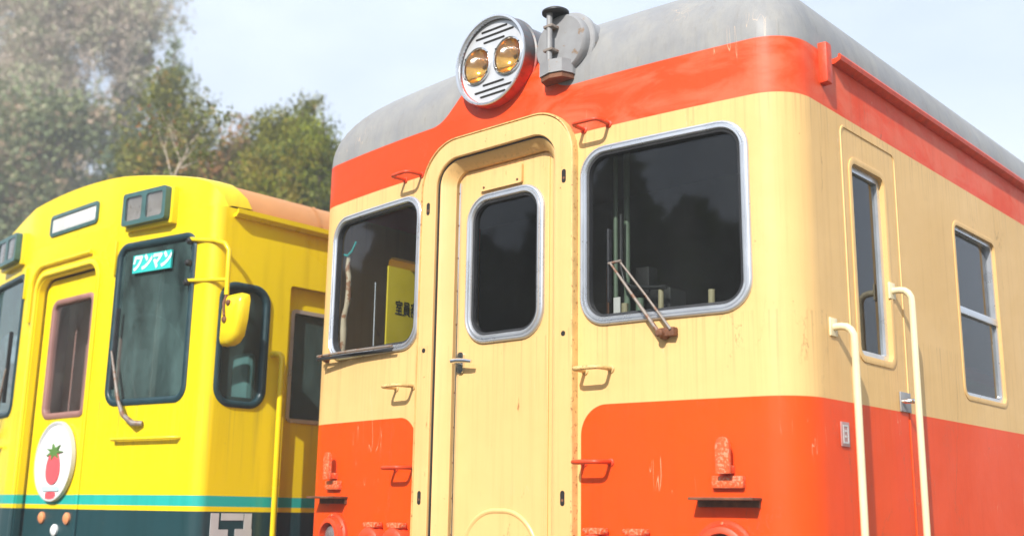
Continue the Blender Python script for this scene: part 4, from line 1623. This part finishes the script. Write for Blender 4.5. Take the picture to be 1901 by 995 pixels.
def cedar_parts(wood, seed, H, Rad, leaves, size, droop=0.25, irregular=0.35, z0=0.12, pw=0.85, offset=(0, 0)):
    """conifer: whorled sagging boughs carrying sprays"""
    rnd = random.Random(seed)
    rng = np.random.default_rng(seed)
    ox, oy = offset
    lean = (rnd.uniform(-.02, .02), rnd.uniform(-.02, .02))
    wood.tube([(ox * min(1, t * 2.5) + lean[0] * t * H, oy * min(1, t * 2.5) + lean[1] * t * H, H * t) for t in (0, .25, .5, .75, 1)], [0.022 * H, 0.018 * H, 0.013 * H, 0.007 * H, 0.01], 8)
    segs, wts = [], []
    z = H * z0
    while z < H * 0.985:
        t = z / H
        env = Rad * min(1, (1 - t) ** pw * 1.15) * (0.75 + 0.25 * math.sin(t * 17 + seed))
        for k in range(rnd.randint(3, 5)):
            L = max(0.07, env * rnd.uniform(1 - irregular * 1.3, 1 + irregular * 0.6))
            az = rnd.uniform(0, 2 * math.pi)
            d = Vector((math.cos(az), math.sin(az), 0))
            p0 = Vector((ox + lean[0] * z, oy + lean[1] * z, z))
            p1 = p0 + d * L * 0.5 + Vector((0, 0, L * (0.12 - droop * 0.4)))
            p2 = p0 + d * L + Vector((0, 0, L * (0.22 - droop + rnd.uniform(-.1, .2))))
            wood.tube([p0, p1, p2], [0.010 * H * (1 - t) + 0.012, 0.02, 0.006], 5, False)
            segs.append((p0, p1, p2, L))
            wts.append(L * L + 0.02)
        z += H * rnd.uniform(0.012, 0.024)
    wts = np.array(wts) / sum(wts)
    idx = rng.choice(len(segs), size=leaves // 12, p=wts)
    A = np.array([[list(s[0]), list(s[1]), list(s[2])] for s in segs])
    Ls = np.array([s[3] for s in segs])
    t = rng.random(len(idx)) ** 0.65 * 0.95 + 0.08
    P = A[idx]
    q = P[:, 0] * ((1 - t) ** 2)[:, None] + P[:, 1] * (2 * t * (1 - t))[:, None] + P[:, 2] * (t * t)[:, None]
    tang = P[:, 2] - P[:, 0]
    tang /= np.linalg.norm(tang, axis=1)[:, None]
    off = rng.normal(size=(len(idx), 3)) * (0.07 + 0.10 * Ls[idx] * (1 - t * 0.5))[:, None]
    off[:, 2] *= 0.7
    tuft = q + off
    cent = np.repeat(tuft, 12, axis=0) + rng.normal(size=(len(idx) * 12, 3)) * 0.085
    dirs = np.repeat(tang * 0.6 + np.array([0, 0, 0.5]) + rng.normal(size=tang.shape) * 0.4, 12, axis=0)
    return cent, dirs


def cedar(seed, H, Rad, leaves, size, droop=0.25, irregular=0.35, z0=0.12, pw=0.85, extra=()):
    """conifer with one leader, or several when extra = [(dx, dy, height, radius)]"""
    wood = MB()
    sets = [cedar_parts(wood, seed, H, Rad, leaves, size, droop, irregular, z0, pw)]
    for q, (dx, dy, h, r) in enumerate(extra):
        sets.append(cedar_parts(wood, seed + 100 + q, h, r, leaves, size, droop, irregular, z0, pw, (dx, dy)))
    cent = np.concatenate([a for a, b in sets])
    dirs = np.concatenate([b for a, b in sets])
    return wood.mesh('trunk', False), leaf_mesh('crown', cent, size, np.random.default_rng(seed), 0.32, dirs)


def broadleaf(seed, H, Rad, leaves, size, spread=0.9, levels=4, clump=0.28, bare=0.0, trunk=0.028, up=0.35, tf=0.36, first=1.0):
    """branching tree; leaves in clumps round the twig ends"""
    rnd = random.Random(seed)
    rng = np.random.default_rng(seed)
    wood = MB()
    tips = []

    def grow(p, d, L, r, lev):
        n = 4
        pts, rr = [p.copy()], [r]
        q, dd = p.copy(), d.copy()
        for k in range(n):
            dd = (dd + Vector((rnd.gauss(0, .16), rnd.gauss(0, .16), rnd.gauss(0.03, .10)))).normalized()
            q = q + dd * L / n
            pts.append(q.copy())
            rr.append(r * (1 - 0.42 * (k + 1) / n))
        wood.tube(pts, rr, 6 if lev > 1 else 4, False)
        if lev == 0:
            tips.append((q, L))
            return
        kids = rnd.randint(2, 4) if lev < levels else rnd.randint(4, 6)
        for k in range(kids):
            t = rnd.uniform(0.45, 1.0) if k else 1.0
            i = min(n, max(1, int(round(t * n))))
            az = rnd.uniform(0, 2 * math.pi)
            side = Vector((math.cos(az), math.sin(az), rnd.uniform(-0.15, 0.5)))
            nd = (dd * (1 - spread * 0.55) + side * spread * 0.75 + Vector((0, 0, up * 0.4))).normalized()
            grow(pts[i], nd, L * rnd.uniform(0.52, 0.82) * (first if lev == levels else 1), rr[i] * 0.62, lev - 1)

    grow(Vector((0, 0, 0)), Vector((0, 0, 1)), H * tf, trunk * H, levels)
    T = np.array([list(t[0]) for t in tips])
    # fit the crown to the wanted size
    mxz = T[:, 2].max()
    mr = np.percentile(np.hypot(T[:, 0], T[:, 1]), 92)
    sz, sr = H / mxz, Rad / mr
    wood.v = [(x * sr, y * sr, z * sz) if math.hypot(x, y) > 0.02 * H else (x, y, z * sz) for x, y, z in wood.v]
    T = T * np.array([sr, sr, sz])
    if bare:
        T = T[rng.random(len(T)) > bare]
    per = max(1, leaves // len(T))
    cw = clump * (0.6 + 0.8 * rng.random(len(T)))
    cent = np.repeat(T, per, axis=0) + np.clip(rng.normal(size=(len(T) * per, 3)), -1.7, 1.7) * np.repeat(cw, per)[:, None] * np.array([1, 1, 0.75])
    return wood.mesh('trunk', False), leaf_mesh('crown', cent, size, rng, 0.55)


def plant(name, label, cat, loc, meshes, bark, leaf, rot=0.0, group=None):
    t = thing(name, label, cat, (loc[0], loc[1], -0.2), group)
    t.rotation_euler = (0, 0, rot)
    link('trunk', meshes[0], M[bark], t, 60)
    link('crown', meshes[1], M[leaf], t, 0)
    return t


TG = 'trees behind the railcars'
plant('evergreen_tree', 'bright green evergreen with pointed top, beside the orange railcar roof edge', 'tree', (-8.73, 5.70), cedar(11, 7.2, 0.46, 13000, 0.034, -0.5, 0.7, 0.5, 0.9, [(-0.32, -0.2, 6.75, 0.42), (0.30, 0.25, 6.9, 0.40), (0.62, 0.45, 6.5, 0.45), (-0.62, -0.35, 6.35, 0.45), (0.1, 0.5, 6.5, 0.5), (-0.2, -0.6, 5.9, 0.5)]), 'bark', 'evergreen', 0.3, TG)
plant('evergreen_tree', 'yellow-green evergreen with a thin spire, second from the orange railcar', 'tree', (-10.1, 6.25), cedar(23, 7.9, 0.36, 13000, 0.036, -0.5, 0.7, 0.5, 0.9, [(-0.35, -0.25, 7.0, 0.42), (0.34, 0.25, 7.15, 0.40), (0.66, 0.5, 6.8, 0.45), (-0.70, -0.4, 6.9, 0.45), (0.0, 0.4, 6.6, 0.5)]), 'bark', 'evergreen', 1.3, TG)
plant('rusty_tree', 'bushy tree with rust-tinged olive leaves in front of the tall conifer', 'tree', (-11.3, 6.3), broadleaf(8, 8.2, 0.95, 60000, 0.036, 0.9, 5, 0.17, 0.1), 'palebark', 'olive', 0.2, TG)
plant('bare_tree', 'nearly bare tree with pale forking branches just above the yellow roof', 'tree', (-7.25, 3.45), broadleaf(5, 6.1, 1.05, 3600, 0.028, 1.0, 4, 0.12, 0.5, 0.022, 0.35, 0.66, 0.30), 'twigbark', 'rustleaf', 0.9, TG)
plant('brown_tree', 'slim brownish tree in the dip between the leafy tree and the rusty tree', 'tree', (-13.7, 7.25), broadleaf(71, 9.0, 0.85, 50000, 0.042, 0.9, 5, 0.17, 0.1), 'palebark', 'rustgreen', 0.6, TG)
plant('leafy_tree', 'mid green tree with orange tinge between the tall conifer and the rusty tree', 'tree', (-15.5, 8.0), broadleaf(61, 10.2, 1.4, 60000, 0.048, 0.9, 5, 0.24, 0.05), 'palebark', 'olive', 1.2, TG)
plant('conifer', 'tall grey-green conifer whose right side meets the open sky', 'tree', (-26.2, 13.6), cedar(31, 16.5, 2.5, 60000, 0.085, 0.1, 0.45, 0.4), 'bark', 'cedarmid', 0, TG)
plant('conifer', 'tallest pale conifer, running out of the top of the picture', 'tree', (-35.8, 16.8), cedar(37, 24.5, 2.9, 60000, 0.11, 0.2, 0.5, 0.4), 'bark', 'cedarpale', 0.8, TG)
plant('winter_tree', 'pinkish winter tree with fine twigs against the sky, colour paled as if by haze', 'tree', (-35.1, 13.6), broadleaf(14, 24.0, 3.2, 50000, 0.075, 0.9, 5, 0.5, 0.0), 'palebark', 'pinktwig', 0.5, TG)
plant('winter_tree', 'brownish winter tree at the left edge of the picture, colour paled as if by haze', 'tree', (-39.8, 12.9), broadleaf(19, 25.0, 3.6, 50000, 0.08, 0.9, 5, 0.5, 0.0), 'palebark', 'pinktwig', 1.9, TG)
plant('dark_tree', 'low deep green tree seen just over the yellow front roof', 'tree', (-18.2, 9.5), broadleaf(26, 8.6, 1.6, 44000, 0.055, 0.9, 5, 0.32, 0.0), 'bark', 'teal_leaf', 0.4, TG)
plant('dark_tree', 'low deep green tree behind the bare pale branches', 'tree', (-16.5, 10.1), broadleaf(27, 8.6, 1.5, 44000, 0.055, 0.9, 5, 0.30, 0.0), 'bark', 'teal_leaf', 2.4, TG)
plant('dark_tree', 'dark bushy tree filling the gap under the tall conifers', 'tree', (-30.4, 14.2), broadleaf(35, 14.0, 2.5, 44000, 0.085, 0.9, 5, 0.5, 0.0), 'bark', 'teal_leaf', 1.8, TG)
plant('pale_tree', 'broad greyish-green tree behind the headlights of the yellow railcar', 'tree', (-27.7, 10.7), broadleaf(33, 13.2, 2.4, 44000, 0.085, 0.9, 5, 0.5, 0.0), 'bark', 'cedarpale', 1.1, TG)
plant('pale_tree', 'greyish-green tree low at the left edge behind the yellow railcar', 'tree', (-30.2, 9.6), broadleaf(34, 14.6, 2.6, 44000, 0.085, 0.9, 5, 0.5, 0.0), 'bark', 'cedarpale', 2.1, TG)
plant('conifer', 'hazy conifer farthest back between the two winter trees', 'tree', (-42.9, 15.8), cedar(51, 23.5, 3.4, 26000, 0.18, 0.2, 0.5, 0.4), 'bark', 'cedarpale', 0.8, TG)

# distant wood on the other side of the yard, which the windscreens mirror
rng = np.random.default_rng(77)
cent = []
for k in range(46):
    t = k / 45
    ang = R(198 + 62 * t)
    rad = 24 + rng.normal() * 1.5
    bx_, by_ = rad * math.cos(ang), rad * math.sin(ang)
    Hh = 5.5 + 5.0 * rng.random()
    m = 900
    zz = rng.random(m) ** 0.8
    rr = 2.3 * (1 - zz) ** 0.55 * rng.random(m) ** 0.4
    az = rng.random(m) * 6.283
    cent.append(np.stack([bx_ + rr * np.cos(az), by_ + rr * np.sin(az), zz * Hh], 1))
cent = np.concatenate(cent)
wd = link('far_wood', leaf_mesh('far_wood', cent, 0.55, rng, 0.6), M['cedar'], None, 0)
wd['kind'] = 'stuff'
wd['label'] = 'dark distant wood across the yard mirrored in the windscreens'

# undergrowth closing the foot of the trees
rng = np.random.default_rng(91)
cent = []
for k in range(60):
    t = k / 59
    bx_, by_ = -47 + 24 * t + rng.normal() * 1.2, 4 + 17 * t + rng.normal() * 1.2
    m = 700
    Hh = 4.5 + 2.5 * rng.random()
    zz = rng.random(m)
    rr = 1.9 * np.sqrt(1 - zz ** 2 * 0.9) * rng.random(m) ** 0.4
    az = rng.random(m) * 6.283
    cent.append(np.stack([bx_ + rr * np.cos(az), by_ + rr * np.sin(az), zz * Hh - 0.2], 1))
ug = link('undergrowth', leaf_mesh('undergrowth', np.concatenate(cent), 0.16, rng, 0.55), M['teal_leaf'], None, 0)
ug['kind'] = 'stuff'
ug['label'] = 'dense green undergrowth at the foot of the trees'

# thin even haze added over the yard to pale the far trees
HZ = 0.0055
if HZ > 0:
    gh = G('added_haze')
    pv = gh.n('ShaderNodeVolumePrincipled')
    pv.inputs['Color'].default_value = (0.93, 0.95, 0.97, 1)
    pv.inputs['Density'].default_value = HZ
    pv.inputs['Anisotropy'].default_value = 0.0
    gh.t.links.new(pv.outputs[0], gh.out.inputs['Volume'])
    mb = MB()
    mb.box(-950, 950, -950, 950, -1.3, 27.0)
    ho = mb.build('haze', gh.m, None, 0)
    ho['kind'] = 'stuff'
    ho['label'] = 'thin pale haze added over the yard to fade the far trees'
